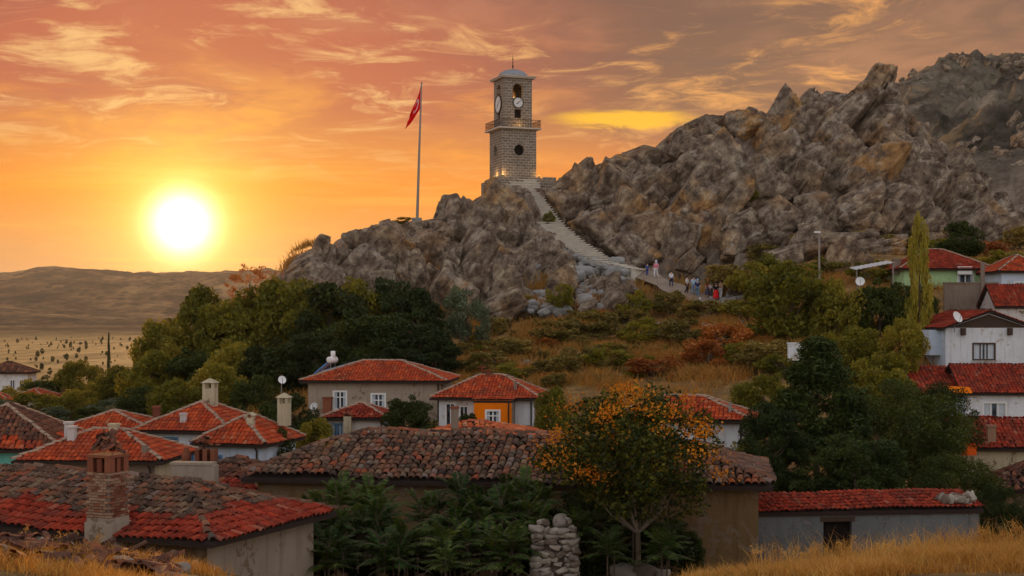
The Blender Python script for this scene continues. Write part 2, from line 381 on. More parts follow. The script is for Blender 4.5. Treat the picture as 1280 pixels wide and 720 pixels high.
BASEPX = [240, 300, 400, 520, 600, 660, 720, 780, 850, 920, 1000, 1100, 1200, 1300, 1500]
BASEPY = [470, 440, 425, 410, 405, 402, 400, 392, 352, 342, 325, 305, 300, 300, 300]
us = np.concatenate([np.linspace(-.78, -.3, 40)[:-1], np.linspace(-.3, .42, 470), np.linspace(.42, .78, 30)[1:]])
ys = np.concatenate([np.geomspace(2.5, 100, 110)[:-1], np.linspace(100, 182, 215), np.linspace(182, 520, 150)[1:], np.geomspace(520, 2400, 80)[1:], np.linspace(2400, 3900, 110)[1:], np.geomspace(3900, 7000, 20)[1:]])
UU, YY = np.meshgrid(us, ys); X = (UU * YY).ravel(); Y = YY.ravel(); Z = gzs(X, Y)
px = X / Y * F + 640; py = HZ - Z / Y * F
sm = lambda v, a, b: (lambda t: t * t * (3 - 2 * t))(np.clip((v - a) / (b - a), 0, 1))
base_py = np.interp(px, BASEPX, BASEPY)
rock = sm(base_py - py + 14 * fbm(np.stack([X, Y, Z], -1) * .12, 3, 5), -4, 10) * sm(Y, 116, 124) * (1 - sm(Y, 500, 620)) * sm(px, 262, 300)
stair_d = np.full(len(X), 1e9)
for (a, b, c), (a2, b2, c2) in zip(STAIR[:-1], STAIR[1:]):
    p0 = np.array([(a - 640) * c / F, c]); p1 = np.array([(a2 - 640) * c2 / F, c2]); dd = p1 - p0; L = dd @ dd
    t = np.clip(((X - p0[0]) * dd[0] + (Y - p0[1]) * dd[1]) / L, 0, 1)
    stair_d = np.minimum(stair_d, np.hypot(X - p0[0] - t * dd[0], Y - p0[1] - t * dd[1]))
calm = sm(stair_d, 1.6, 4.0)
# broken blocks: every cell of a jittered lattice has its own offset and tilt
rng = np.random.default_rng(7)
def blocks(Xa, Ya, Za, cell, seed, amp, tilt):
    ca, sa = math.cos(rad(52)), math.sin(rad(52))
    q = np.stack([(Xa * ca + Za * sa) / (cell * 1.9), Ya / (cell * 1.3), (-Xa * sa + Za * ca) / cell], -1)
    q = q + 0.35 * np.stack([fbm(q * .9 + 11, 2, seed), fbm(q * .9 + 23, 2, seed + 3), fbm(q * .9 + 37, 2, seed + 5)], -1) * 2
    i0 = np.floor(q).astype(int); best = np.full(len(q), 1e9); second = best.copy(); val = np.zeros(len(q))
    for dx in (-1, 0, 1):
        for dy in (-1, 0, 1):
            for dz in (-1, 0, 1):
                i = i0 + np.array([dx, dy, dz]); h = [hash3(i[:, 0], i[:, 1], i[:, 2], seed + k) for k in range(7)]
                dv = q - (i + np.stack(h[:3], -1)); r = (dv ** 2).sum(-1)
                v = (h[3] - .5) * amp + tilt * (dv[:, 0] * (h[4] - .5) + dv[:, 1] * (h[5] - .5) + dv[:, 2] * (h[6] - .5))
                m_ = r < best; second = np.where(m_, best, np.minimum(second, r)); val = np.where(m_, v, val); best = np.where(m_, r, best)
    edge = np.sqrt(second) - np.sqrt(best)
    return val - 0.12 * amp * np.exp(-(edge / .09) ** 2)
msk = (rock > 0.02) & (Y < 240)
Zr = np.zeros(len(X)); far_sc = np.clip(Y / 150, 1, 3)
xs, yv, zv = X[msk], Y[msk], Z[msk]; fs = far_sc[msk]
Zr[msk] = (blocks(xs / fs, yv / fs, zv / fs, 3.4, 3, 2.4, 2.4) + blocks(xs / fs, yv / fs, zv / fs, 1.3, 31, .8, .9)) * fs + 0.5 * fbm(np.stack([xs, yv, zv], -1) * 1.1, 4, 9) * fs
Z = Z + Zr * rock * (1 - sm(Y, 195, 238)) * (0.12 + 0.88 * calm) - .55 * rock * (1 - calm) - rock * calm * 2.3 * (1 - sm(Y, 195, 225))
p3 = np.stack([X, Y, np.zeros_like(X)], -1)
Z = Z + fbm(p3 * .9, 4, 60) * np.clip(Y / 60, .25, 1.0) * .35 * (1 - rock) * (Y < 400)
Z = Z + fbm(p3 / 260.0, 6, 80, .6) * 62 * sm(Y, 2500, 3400) + fbm(p3 / 60.0, 4, 90, .6) * 12 * sm(Y, 2700, 3600)
Z = Z + (fbm(p3 / 46.0, 6, 95, .68) * 24 + fbm(p3 / 7.0, 5, 96, .7) * 8 + np.maximum(0, fbm(p3 / 16.0, 4, 98, .65) - .05) * 22) * sm(X / Y, .25, .33) * sm(Y, 205, 260) * (1 - sm(Y, 560, 700))
nr, nc = len(ys), len(us)
ii = np.arange((nr - 1) * (nc - 1)); r_, c_ = ii // (nc - 1), ii % (nc - 1); a_ = r_ * nc + c_
mt, gg, out = newmat('hillside_ground')
p = pos(gg); at = gg.node('ShaderNodeAttribute', attribute_name='zone'); zr, zg, zb = gg.sep(at.outputs['Vector'])
nA = gg.noise(p, .09, 5, .6); nB = gg.noise(p, .8, 6, .65); nC = gg.noise(p, 9, 5, .7)
near = gg.ramp(gg.m('ADD', gg.m('MULTIPLY', nB, .7), gg.m('MULTIPLY', nC, .3)), [(.3, srgb(82, 66, 46)), (.48, srgb(130, 104, 66)), (.6, srgb(168, 132, 76)), (.75, srgb(140, 96, 54))])
near = gg.mix(gg.step(nA, .5, .66), near, gg.mix(nB, srgb(96, 84, 48), srgb(160, 104, 58)))
big = gg.mapping(p, scale=(1, .35, 1))
plain = gg.ramp(gg.noise(big, .008, 6, .6), [(.35, srgb(110, 92, 56)), (.47, srgb(176, 144, 90)), (.56, srgb(136, 112, 66)), (.66, srgb(206, 174, 114))])
plain = gg.mix(gg.m('MULTIPLY', gg.step(gg.noise(big, .05, 6, .7), .54, .62), .6), plain, srgb(82, 78, 44))
scrub = gg.m('MULTIPLY', gg.step(gg.m('ADD', gg.m('MULTIPLY', gg.noise(p, .0035, 5, .6), .6), gg.m('MULTIPLY', gg.noise(p, .03, 6, .7), .45)), .53, .66), zb)
hillc = gg.ramp(gg.m('ADD', gg.m('MULTIPLY', gg.noise(p, .006, 6, .68, .5), .6), gg.m('MULTIPLY', gg.noise(p, .03, 5, .7), .4)), [(.38, srgb(40, 34, 24)), (.47, srgb(86, 68, 44)), (.54, srgb(134, 104, 66)), (.63, srgb(176, 140, 92))])
hillc = gg.mix(gg.m('MULTIPLY', gg.m('SUBTRACT', 1.0, gg.step(gg.voro(p, .035), .2, .45)), .7), hillc, srgb(40, 38, 26))
plain = gg.mix(gg.m('MULTIPLY', gg.m('SUBTRACT', 1.0, gg.step(gg.voro(gg.mapping(p, scale=(1, .5, 1)), .06), .16, .36)), .55), plain, srgb(70, 68, 38))
plain = gg.mix(zb, plain, hillc)
plain = gg.mix(scrub, plain, srgb(46, 42, 30))
c = gg.mix(zg, near, plain)
crk = gg.voro(gg.mapping(p, rot=(0, rad(40), 0), scale=(.5, .6, 1)), .55, 'DISTANCE_TO_EDGE')
lay = gg.noise(gg.mapping(p, rot=(0, rad(52), 0), scale=(.3, .6, 2.6)), .9, 6, .65, .7)
rc = gg.ramp(gg.m('ADD', gg.m('MULTIPLY', nB, .55), gg.m('MULTIPLY', lay, .45)), [(.3, srgb(80, 68, 58)), (.46, srgb(122, 106, 92)), (.58, srgb(150, 134, 116)), (.72, srgb(186, 170, 150))])
rc = gg.mix(gg.m('MULTIPLY', gg.step(gg.noise(p, .2, 5, .6), .52, .68), .75), rc, gg.mix(nB, srgb(120, 88, 60), srgb(190, 150, 100)))
rc = gg.mix(gg.m('MULTIPLY', gg.step(gg.noise(p, .5, 6, .7), .56, .66), .5), rc, srgb(88, 84, 52))
c = gg.mix(zr, c, rc)
fa = gg.node('ShaderNodeAttribute', attribute_name='far_hill').outputs['Fac']
fcol = gg.ramp(gg.m('ADD', gg.m('MULTIPLY', gg.noise(p, .11, 7, .7), .6), gg.m('MULTIPLY', gg.noise(p, .022, 4, .6), .4)), [(.38, srgb(48, 44, 36)), (.46, srgb(86, 78, 66)), (.53, srgb(114, 104, 88)), (.62, srgb(156, 142, 120))])
fcol = gg.mix(gg.m('MULTIPLY', gg.step(gg.noise(p, .3, 5, .7), .55, .63), .7), fcol, srgb(54, 56, 34))
fcol = gg.mix(gg.m('MULTIPLY', gg.step(gg.noise(p, .035, 5, .65), .56, .66), .55), fcol, srgb(166, 138, 96))
c = gg.mix(fa, c, fcol)
hh = gg.m('ADD', gg.m('MULTIPLY', nB, 1.0), gg.m('ADD', gg.m('MULTIPLY', nC, .2), gg.m('MULTIPLY', gg.m('ADD', lay, gg.m('MULTIPLY', gg.step(crk, 0, .05), .05)), gg.m('MULTIPLY', zr, .6))))
principled(gg, out, c, .95, gg.bump(hh, .9, .45), .1)
me = mesh_np('hillside', np.stack([X, Y, Z], -1), np.stack([a_, a_ + 1, a_ + nc + 1, a_ + nc], -1), [mt], smooth=True)
fh = me.attributes.new('far_hill', 'FLOAT', 'POINT'); fh.data.foreach_set('value', (sm(Y, 200, 235) * sm(X / Y, .1, .2) * (1 - sm(Y, 900, 1200))).astype(np.float32))
va = me.attributes.new('zone', 'FLOAT_VECTOR', 'POINT')
zone = np.stack([rock, sm(Y, 240, 420) * (1 - sm(px, 900, 1100) * (1 - sm(Y, 800, 1200))), sm(Y, 1700, 2600)], -1)
va.data.foreach_set('vector', zone.astype(np.float32).ravel())
hill = link('hillside', me, kind='structure')

# ------------------------------------------------------------------ boulders and slabs of the outcrop
def rock_mesh(name, seed, mat, blocky=.5, sub=5, rough=.036):
    bm = bmesh.new(); bmesh.ops.create_icosphere(bm, subdivisions=sub, radius=1.0)
    bm.verts.ensure_lookup_table(); V = np.array([v.co[:] for v in bm.verts]); Fc = np.array([[v.index for v in f.verts] for f in bm.faces]); bm.free()
    V /= np.linalg.norm(V, axis=1)[:, None]; r = np.random.default_rng(seed)
    N = r.normal(size=(6, 3)); N = np.concatenate([N, np.eye(3) + r.normal(size=(3, 3)) * .16, -np.eye(3) + r.normal(size=(3, 3)) * .16])
    N /= np.linalg.norm(N, axis=1)[:, None]; dd = np.concatenate([r.uniform(.74, 1.05, 6), r.uniform(.66, .92, 6)])
    dt = V @ N.T; t = dd / np.maximum(dt, .03); k = 16 + 22 * blocky
    R = -np.log(np.exp(-k * np.minimum(t, 5)).sum(1)) / k
    W = V * R[:, None]
    R = R + rough * 2.2 * fbm(W * 1.9 + seed, 5, seed, .55) + rough * .5 * fbm(W * 9 + seed, 3, seed + 9)
    for _ in range(4):                                    # split lines
        n = r.normal(size=3); n[0] *= .5; n /= np.linalg.norm(n); off = r.uniform(-.5, .5)
        dist = np.abs(W @ n - off + .12 * fbm(W * 2.5, 3, seed + 40))
        R = R - .12 * np.exp(-(dist / .04) ** 2) - .04 * ((W @ n - off) > 0) * r.uniform(-1, 1)
    ax = np.array([.15, .2, 1.0]) + r.normal(size=3) * .15; ax /= np.linalg.norm(ax); q = (W @ ax) * r.uniform(3.2, 5.5) + .9 * fbm(W * 1.6 + 3, 3, seed + 70); sw = q - np.floor(q)
    R = R + .05 * (np.minimum(sw * 1.25, (1 - sw) * 5) - .5) * (.4 + vnoise(W * 1.3 + 7, seed + 4)) + .028 * (.35 - np.abs(fbm(W * 4.2 + 1, 4, seed + 21, .6)) * 2)
    return mesh_np(name, V * R[:, None], Fc, [mat], smooth=True)
ROCK = m_rock('outcrop_rock', .55); ROCKO = m_rock('ochre_rock', 1.6); ROCKG = m_plain('pale_scree', srgb(150, 148, 142), .95, .6, 1.1, bump=.6)
RM = [rock_mesh('boulder', s, ROCK, blocky=(.3, .9, .6)[s % 3]) for s in range(14)]
RO = [rock_mesh('boulder', 50 + s, ROCKO, blocky=1.0, rough=.035) for s in range(3)]
RG = [rock_mesh('stone', 70 + s, ROCKG, blocky=.8, sub=3, rough=.05) for s in range(5)]
rs = random.Random(11)
def boulder(px, py, w, h, tilt, D, meshes=RM, dep=None, name='boulder', spin=None):
    c = P(px, py, D); k = D / F / 2 * (1.34 if py > 190 and w > 40 else 1.2)
    o = link(name, rs.choice(meshes), hill); 
    dep = (w + h) / 2 if dep is None else dep
    o.matrix_basis = Matrix.Translation(c + Vector((0, 0.15 * dep * k, 0))) @ Matrix.Rotation(-rad(tilt), 4, 'Y') @ Matrix.Rotation(rad(rs.uniform(-22, 22)), 4, 'X') @ Matrix.Rotation(rad(rs.uniform(-18, 18)), 4, 'Z') @ Matrix.Diagonal((w * k, dep * k, h * k, 1))
    return o
BL = [  # column, row, long side, short side, tilt, distance
 (400, 312, 34, 20, 68, 128), (409, 322, 36, 24, 104, 128.5), (386, 336, 44, 30, 30, 127), (418, 328, 28, 22, 60, 129), (352, 364, 68, 26, 38, 125), (318, 392, 54, 24, 42, 123), (374, 380, 74, 42, 35, 124), (332, 416, 58, 32, 40, 122), (404, 362, 58, 44, 50, 126), (294, 424, 38, 22, 40, 121),
 (464, 326, 72, 44, 55, 132), (442, 342, 44, 34, 60, 131), (480, 312, 46, 34, 35, 134), (492, 330, 92, 52, 115, 134), (452, 352, 70, 50, 50, 129), (512, 297, 42, 26, 20, 141), (538, 291, 50, 28, 8, 146), (520, 320, 60, 48, 40, 138), (548, 330, 60, 50, 60, 138), (512, 352, 66, 48, 110, 132),
 (572, 296, 86, 46, 72, 147), (556, 286, 40, 40, 60, 149), (584, 338, 110, 44, 58, 140), (604, 296, 70, 40, 70, 147), (600, 272, 46, 30, 45, 155), (636, 298, 74, 58, 62, 149), (618, 300, 60, 50, 70, 146), (652, 300, 62, 44, 95, 147), (658, 270, 56, 34, 118, 150),
 (640, 338, 42, 30, 80, 140), (622, 332, 54, 34, 70, 141), (660, 336, 56, 34, 65, 141), (648, 356, 36, 26, 60, 137), (684, 330, 66, 40, 75, 141), (704, 345, 54, 32, 70, 139), (630, 378, 66, 46, 85, 131), (660, 380, 40, 34, 60, 131), (594, 372, 60, 44, 70, 131), (560, 375, 66, 48, 60, 130), (672, 312, 44, 30, 70, 145),
 (700, 242, 36, 28, 40, 160), (722, 234, 42, 34, 30, 162), (744, 222, 40, 26, 20, 165), (704, 262, 46, 30, 120, 156), (724, 262, 40, 36, 110, 156), (740, 250, 42, 40, 70, 158), (768, 216, 54, 34, 20, 165), (800, 208, 60, 34, 10, 166), (826, 200, 36, 28, 30, 166),
 (770, 246, 52, 44, 70, 157), (806, 240, 54, 50, 50, 158), (846, 236, 60, 46, 40, 158), (795, 290, 60, 52, 70, 149), (820, 300, 50, 60, 60, 147), (845, 305, 46, 50, 60, 146),
 (862, 160, 74, 34, 34, 166), (850, 182, 44, 34, 50, 165), (890, 154, 40, 22, 25, 166), (918, 152, 62, 52, 40, 166), (946, 146, 44, 34, 75, 167), (880, 188, 56, 36, 70, 163), (906, 186, 50, 20, -28, 162), (926, 204, 64, 24, -30, 160), (902, 210, 50, 24, -35, 160), (930, 226, 60, 26, -20, 158),
 (968, 168, 96, 44, 55, 165), (990, 140, 70, 34, 45, 167), (1004, 160, 110, 44, 55, 165), (1030, 140, 84, 36, 50, 167), (1034, 176, 120, 40, 52, 163), (1062, 124, 66, 30, 40, 167), (1066, 150, 120, 40, 56, 165), (1088, 118, 96, 24, 62, 167), (1103, 106, 46, 13, 70, 167), (1078, 178, 120, 36, 54, 162), (1110, 136, 80, 36, 66, 166), (1126, 158, 56, 34, 80, 167), (1100, 184, 100, 50, 60, 161), (1138, 184, 60, 50, 80, 166), (1156, 200, 52, 40, 60, 168), (1126, 214, 80, 60, 85, 159), (1178, 216, 50, 34, 30, 170), (1204, 240, 50, 38, 25, 172), (1236, 266, 54, 30, 20, 174),
 (980, 214, 80, 50, 50, 157), (1012, 222, 80, 50, 55, 156), (1050, 220, 90, 50, 55, 156), (1086, 230, 80, 60, 60, 155), (950, 240, 60, 60, 45, 154), (1150, 240, 64, 60, 70, 157), (1190, 262, 60, 46, 40, 158), (1110, 270, 70, 50, 40, 149), (1070, 274, 60, 44, 30, 147), (1020, 274, 60, 52, 40, 147), (970, 284, 60, 50, 40, 146), (935, 292, 50, 44, 40, 145),
 (1222, 290, 56, 40, 30, 152), (1160, 288, 50, 34, 20, 148), (1255, 292, 50, 40, 10, 150), (1010, 312, 44, 30, 20, 138), (975, 322, 40, 26, 10, 136), (1110, 312, 50, 28, 10, 136), (1055, 330, 40, 50, 50, 128)]
for b in BL:
    if b[0] > 836 and b[1] < 172: b = (b[0], b[1] + 15 - (8 if 1080 < b[0] < 1112 else 0), *b[2:])
    boulder(*b, meshes=RO if rs.random() < .17 else RM)
for b in [(764, 296, 72, 56, -48, 149), (732, 292, 46, 34, 60, 150), (786, 318, 54, 30, -42, 143.5), (886, 262, 106, 64, 50, 150), (868, 282, 60, 60, 40, 148), (904, 290, 56, 40, 70, 147), (650, 352, 26, 22, 60, 137.5)]:
    boulder(*b, meshes=RO)
boulder(1062, 305, 62, 26, 0, 137, dep=40); boulder(778, 372, 34, 22, 25, 131); boulder(750, 362, 44, 24, 20, 133); boulder(762, 386, 46, 26, 60, 127)
boulder(795, 380, 30, 20, 30, 128); boulder(866, 384, 24, 16, 10, 127); boulder(884, 392, 30, 18, 0, 126); boulder(925, 362, 26, 24, 70, 130); boulder(905, 345, 40, 20, -20, 134)
sp = np.array([(a, b) for a, b, _ in STAIR], float)
cnt = 0
while cnt < 70:
    bx = rs.uniform(440, 1280); lo = np.interp(bx, BASEPX, BASEPY); D = rs.uniform(126, 172)
    g0 = ground(bx, D); by = HZ - g0.z / D * F
    if by > lo - 6 or by < np.interp(bx, CP[:0, 0] if False else [300, 403, 530, 640, 740, 845, 945, 1095, 1150, 1250], [385, 320, 290, 240, 240, 190, 160, 125, 205, 290]): continue
    s_ = rs.uniform(12, 34)
    if np.hypot(sp[:, 0] - bx, sp[:, 1] - by).min() < s_ * .6 + 22: continue
    boulder(bx, by, s_ * rs.uniform(1.1, 1.7), s_, rs.gauss(52, 22), D); cnt += 1
for i in range(80):       # crags on the far crest and on the dark slope at the right
    if i < 34: bx = rs.uniform(1110, 1310); D = rs.gauss(436, 9)
    else: bx = rs.uniform(1170, 1330); D = rs.uniform(205, 300)
    g0 = ground(bx, D); s_ = rs.uniform(4, 10) if i < 34 else rs.uniform(5, 20)
    boulder(bx, HZ - g0.z / D * F - s_ * .1, s_ * rs.uniform(1.1, 1.8), s_, rs.gauss(50, 25), D, name='crag_block')
# loose pale scree below the stair
for i in range(110):
    k = rs.random(); bx = 735 + rs.gauss(0, 22) + k * 6; by = 330 + k * 66 + rs.uniform(-4, 4)
    if i > 80: bx, by = rs.uniform(655, 705), rs.uniform(375, 402)
    lo = 137 - (by - 345) * .2
    D = min(max(lo, 124), 141); gp = ground(bx, D); s_ = rs.uniform(3.5, 9) if i % 6 else rs.uniform(10, 16)
    boulder(bx, HZ - gp.z / D * F - s_ * .15, s_ * 1.6, s_, rs.uniform(-20, 40), D, meshes=RG, name='scree_stone')
for i in range(34):
    bx = rs.uniform(890, 1000); D = rs.uniform(124, 131); gp = ground(bx, D); s_ = rs.uniform(4, 11)
    boulder(bx, HZ - gp.z / D * F - s_ * .2, s_ * 1.5, s_, rs.uniform(-20, 30), D, meshes=RG, name='scree_stone')
for i in range(34):
    bx = rs.uniform(590, 930); D = rs.uniform(98, 121); gp = ground(bx, D); s_ = rs.uniform(3, 7) if i % 5 else rs.uniform(9, 18)
    boulder(bx, HZ - gp.z / D * F - s_ * .15, s_ * 1.6, s_, rs.uniform(-20, 30), D, meshes=RG if i % 2 else RM, name='slope_stone')

# dirt path from the foot of the stair
PT = [(800, 137.0), (838, 134), (868, 131.5), (902, 129), (915, 127), (890, 125), (850, 123.5), (805, 122)]
mb = MB(); prev = None
for i in range(len(PT) * 4 - 3):
    t = i / 4; k = min(int(t), len(PT) - 2); t -= k
    a, b = PT[k], PT[k + 1]; q = ground(a[0] + (b[0] - a[0]) * t, a[1] + (b[1] - a[1]) * t)
    wd = .9 + .3 * math.sin(i * 1.7)
    L_, R_ = Vector((q.x - wd, q.y - .5, 0)), Vector((q.x + wd, q.y + .9, 0))
    for e in (L_, R_): e.z = gz(e.x, e.y) + .17
    if prev: mb.poly([prev[0], prev[1], R_, L_])
    prev = (L_, R_)
mb.build('path', m_plain('path_dirt', srgb(150, 134, 116), .95, .5, 1.2, bump=.5), kind='structure')

# ------------------------------------------------------------------ stair of stone treads
STEP = m_plain('tread_stone', srgb(214, 204, 186), .9, .4, 1.6, bump=.4)
pts = [P(*q) for q in STAIR]
stair = thing('stone_stairway', 'long grey stone stairway climbing the rocks to the clock tower', 'stairway', tuple(pts[-1]))
seg = [(pts[i + 1] - pts[i]).length for i in range(len(pts) - 1)]; tot = sum(seg); nst = 44
tread = MB(); tread.box(-1.6, 1.6, -.30, .26, -.09, 0); tread.box(-1.5, 1.5, -.14, .34, -1.6, -.09); tm = tread.mesh('step', STEP)
for i in range(nst):
    s_ = tot * i / (nst - 1); k = 0
    while k < len(seg) - 1 and s_ > seg[k]: s_ -= seg[k]; k += 1
    q = pts[k].lerp(pts[k + 1], min(1, s_ / seg[k])); dr = pts[min(k + 1, len(pts) - 1)] - pts[k]
    o = link('step', tm, stair); q = q - pts[-1]
    o.location = (q.x, q.y, q.z + .5); o.rotation_euler = (0, rad(rs.uniform(-1, 1)), math.atan2(dr.y, dr.x) + rad(90) + rad(rs.uniform(-3, 3))); o.scale.x = rs.uniform(.92, 1.1)
for k in range(len(pts) - 1):
    a, b = pts[k] - pts[-1], pts[k + 1] - pts[-1]; dr = (b - a); nrm = Vector((-dr.y, dr.x, 0)).normalized() * -1.8
    for j in range(5):
        q = a.lerp(b, j / 5) + nrm; o = link('edge_stone', rs.choice(RG), stair); s_ = rs.uniform(.3, .55); o.location = q + Vector((0, 0, .05)); o.scale = (s_ * 1.2, s_, s_ * .8); o.rotation_euler = (rs.gauss(0, .3), rs.gauss(0, .3), rs.uniform(0, 6.28))

# ------------------------------------------------------------------ clock tower
def m_ashlar(name, col):
    m, gg, out = newmat(name); p = gg.node('ShaderNodeTexCoord').outputs['Object']
    px_, py_, pz_ = gg.sep(p); br = gg.node('ShaderNodeTexBrick')
    gg.put(br.inputs['Vector'], gg.comb(gg.m('ADD', px_, py_), pz_, 0.0))
    br.inputs['Color1'].default_value = col; br.inputs['Color2'].default_value = tuple(v * .62 for v in col[:3]) + (1,)
    br.inputs['Mortar'].default_value = srgb(196, 186, 170); br.inputs['Scale'].default_value = 1.0
    br.inputs['Mortar Size'].default_value = .022; br.inputs['Brick Width'].default_value = .62; br.inputs['Row Height'].default_value = .30; br.inputs['Bias'].default_value = -.1
    n = gg.noise(p, 3, 6, .65)
    c = gg.mix(gg.m('MULTIPLY', gg.step(n, .42, .72), .5), br.outputs[0], srgb(96, 84, 74))
    principled(gg, out, c, .9, gg.bump(gg.m('ADD', gg.m('MULTIPLY', br.outputs['Fac'], -.6), n), .5, .06), .15); return m
ASH = m_ashlar('tower_ashlar', srgb(150, 132, 112)); TRIM = m_plain('tower_trim_stone', srgb(206, 190, 168), .85, .3)
LEAD = m_plain('lead_sheet', srgb(150, 152, 156), .55, .3, metal=.3); IRON = m_plain('dark_iron', srgb(60, 52, 46), .6, .2, metal=.4)
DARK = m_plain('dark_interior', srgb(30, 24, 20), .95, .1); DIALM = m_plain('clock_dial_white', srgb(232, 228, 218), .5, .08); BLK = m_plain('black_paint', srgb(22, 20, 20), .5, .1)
WARMW = m_plain('sunlit_glass', srgb(222, 208, 180), .4, .1)
tb = P(641, 227, 161); TR = rad(20)
tw = thing('clock_tower', 'square stone clock tower with grey dome and iron balcony on the rock', 'clock tower', tuple(tb), TR)
def wall_face(mb, p0, p1, z0, z1, holes, depth=.3, arch=()):
    """flat wall p0->p1 (outside on the right-hand side seen from above) with rectangular, round or arched holes and reveals"""
    p0, p1 = Vector((*p0, 0)), Vector((*p1, 0)); L = (p1 - p0).length; ex = (p1 - p0) / L; inn = Vector((-ex.y, ex.x, 0))
    W = lambda a, zq, dpt=0.0: p0 + ex * a + inn * dpt + Vector((0, 0, zq))
    xsn = sorted({0, L, *[h[0] for h in holes], *[h[1] for h in holes]}); zsn = sorted({z0, z1, *[h[2] for h in holes], *[h[3] for h in holes]})
    for xa, xb in zip(xsn[:-1], xsn[1:]):
        for za, zb in zip(zsn[:-1], zsn[1:]):
            cx, cz = (xa + xb) / 2, (za + zb) / 2
            if any(h[0] < cx < h[1] and h[2] < cz < h[3] for h in holes): continue
            mb.poly([W(xa, za), W(xb, za), W(xb, zb), W(xa, zb)])
    for h in holes:
        xa, xb, za, zb = h[:4]; kind = h[4] if len(h) > 4 else 'rect'
        if kind == 'rect':
            loop = [(xa, za), (xb, za), (xb, zb), (xa, zb)]
        else:
            cx, r = (xa + xb) / 2, (xb - xa) / 2
            if kind == 'round':
                cz = (za + zb) / 2; loop = [(cx + r * math.cos(w), cz + r * math.sin(w)) for w in [math.pi * 2 * (i - 12) / 32 - math.pi / 8 * 0 for i in range(32)]]
                # corners between the square hole and the circle
                corners = [((xb, zb), 0), ((xa, zb), 1), ((xa, za), 2), ((xb, za), 3)]
                for (qx, qz), k in corners:
                    arc = [(cx + r * math.cos(math.pi / 2 * k + math.pi / 2 * j / 8), cz + r * math.sin(math.pi / 2 * k + math.pi / 2 * j / 8)) for j in range(9)]
                    for u, v in zip(arc[:-1], arc[1:]): mb.poly([W(qx, qz), W(*v), W(*u)])
            else:
                cz = zb - r; loop = [(xa, za), (xb, za)] + [(cx + r * math.cos(math.pi * j / 16), cz + r * math.sin(math.pi * j / 16)) for j in range(17)]
                for (qx, qz), k in (((xb, zb), 0), ((xa, zb), 1)):
                    arc = [(cx + r * math.cos(math.pi / 2 * (k + j / 8)), cz + r * math.sin(math.pi / 2 * (k + j / 8))) for j in range(9)]
                    for u, v in zip(arc[:-1], arc[1:]): mb.poly([W(qx, qz), W(*v), W(*u)])
        for u, v in zip(loop, loop[1:] + loop[:1]):
            mb.poly([W(*u), W(*v), W(v[0], v[1], depth), W(u[0], u[1], depth)])
    return W
def square_shaft(name, a0, a1, z0, z1, holes_by_face, depth=.4, mat=ASH):
    mb = MB(); c = [(-a0, -a0), (a0, -a0), (a0, a0), (-a0, a0)]
    for k in range(4):
        wall_face(mb, c[k], c[(k + 1) % 4], z0, z1, holes_by_face.get(k, []), depth)
    return mb.build(name, mat, tw)
A1, A2 = 2.08, 1.70; Z1, Z2, Z3 = 0.35, 5.75, 11.55
mb = MB(); mb.box(-2.55, 2.55, -2.55, 2.55, -3.2, .25); mb.box(-2.38, 2.38, -2.38, 2.38, .25, Z1); mb.build('plinth', ASH, tw)
rnd = [(A1 - .62, A1 + .62, 2.75, 3.99, 'round')]
square_shaft('lower_shaft', A1, A1, Z1, Z2, {0: rnd, 3: rnd, 1: rnd, 2: rnd})
up = [(A2 - .62, A2 + .62, 9.35, 10.95, 'arch'), (A2 - .42, A2 + .42, 7.05, 8.05)]
square_shaft('upper_shaft', A2, A2, Z2 + .16, Z3, {k: up for k in range(4)}, depth=.45)
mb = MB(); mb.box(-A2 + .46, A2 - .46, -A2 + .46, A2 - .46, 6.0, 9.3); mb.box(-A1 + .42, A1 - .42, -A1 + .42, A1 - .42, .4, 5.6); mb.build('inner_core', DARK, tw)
mb = MB(); mb.box(-2.55, 2.55, -2.55, 2.55, Z2, Z2 + .16); mb.build('balcony_ledge', TRIM, tw)
mb = MB(); mb.box(-2.02, 2.02, -2.02, 2.02, Z3, Z3 + .14); mb.box(-2.12, 2.12, -2.12, 2.12, Z3 + .14, Z3 + .24); mb.build('cornice', TRIM, tw)
mb = MB(); mb.lathe([(1.78, Z3 + .24), (1.75, Z3 + .42), (1.58, Z3 + .72), (1.25, Z3 + .98), (.8, Z3 + 1.16), (.35, Z3 + 1.25), (.06, Z3 + 1.3)], 28)
dm = mb.build('dome', LEAD, tw, smooth=True)
mb = MB(); mb.lathe([(.05, Z3 + 1.28), (.05, Z3 + 1.5), (.14, Z3 + 1.62), (.05, Z3 + 1.75), (.035, Z3 + 2.4), (.09, Z3 + 2.48), (.02, Z3 + 2.6), (.015, Z3 + 3.0)], 10); mb.build('finial', IRON, dm)
mb = MB()
for k in range(4):
    M = Matrix.Rotation(math.pi / 2 * k, 4, 'Z')
    mb.box(-2.48, 2.48, -2.48, -2.44, Z2 + 1.0, Z2 + 1.05, M); mb.box(-2.48, 2.48, -2.47, -2.45, Z2 + .55, Z2 + .58, M)
    for i in range(25):
        xx = -2.46 + 4.92 * i / 24; mb.box(xx - .015, xx + .015, -2.475, -2.445, Z2 + .161, Z2 + 1.0, M)
mb.build('railing', IRON, tw)
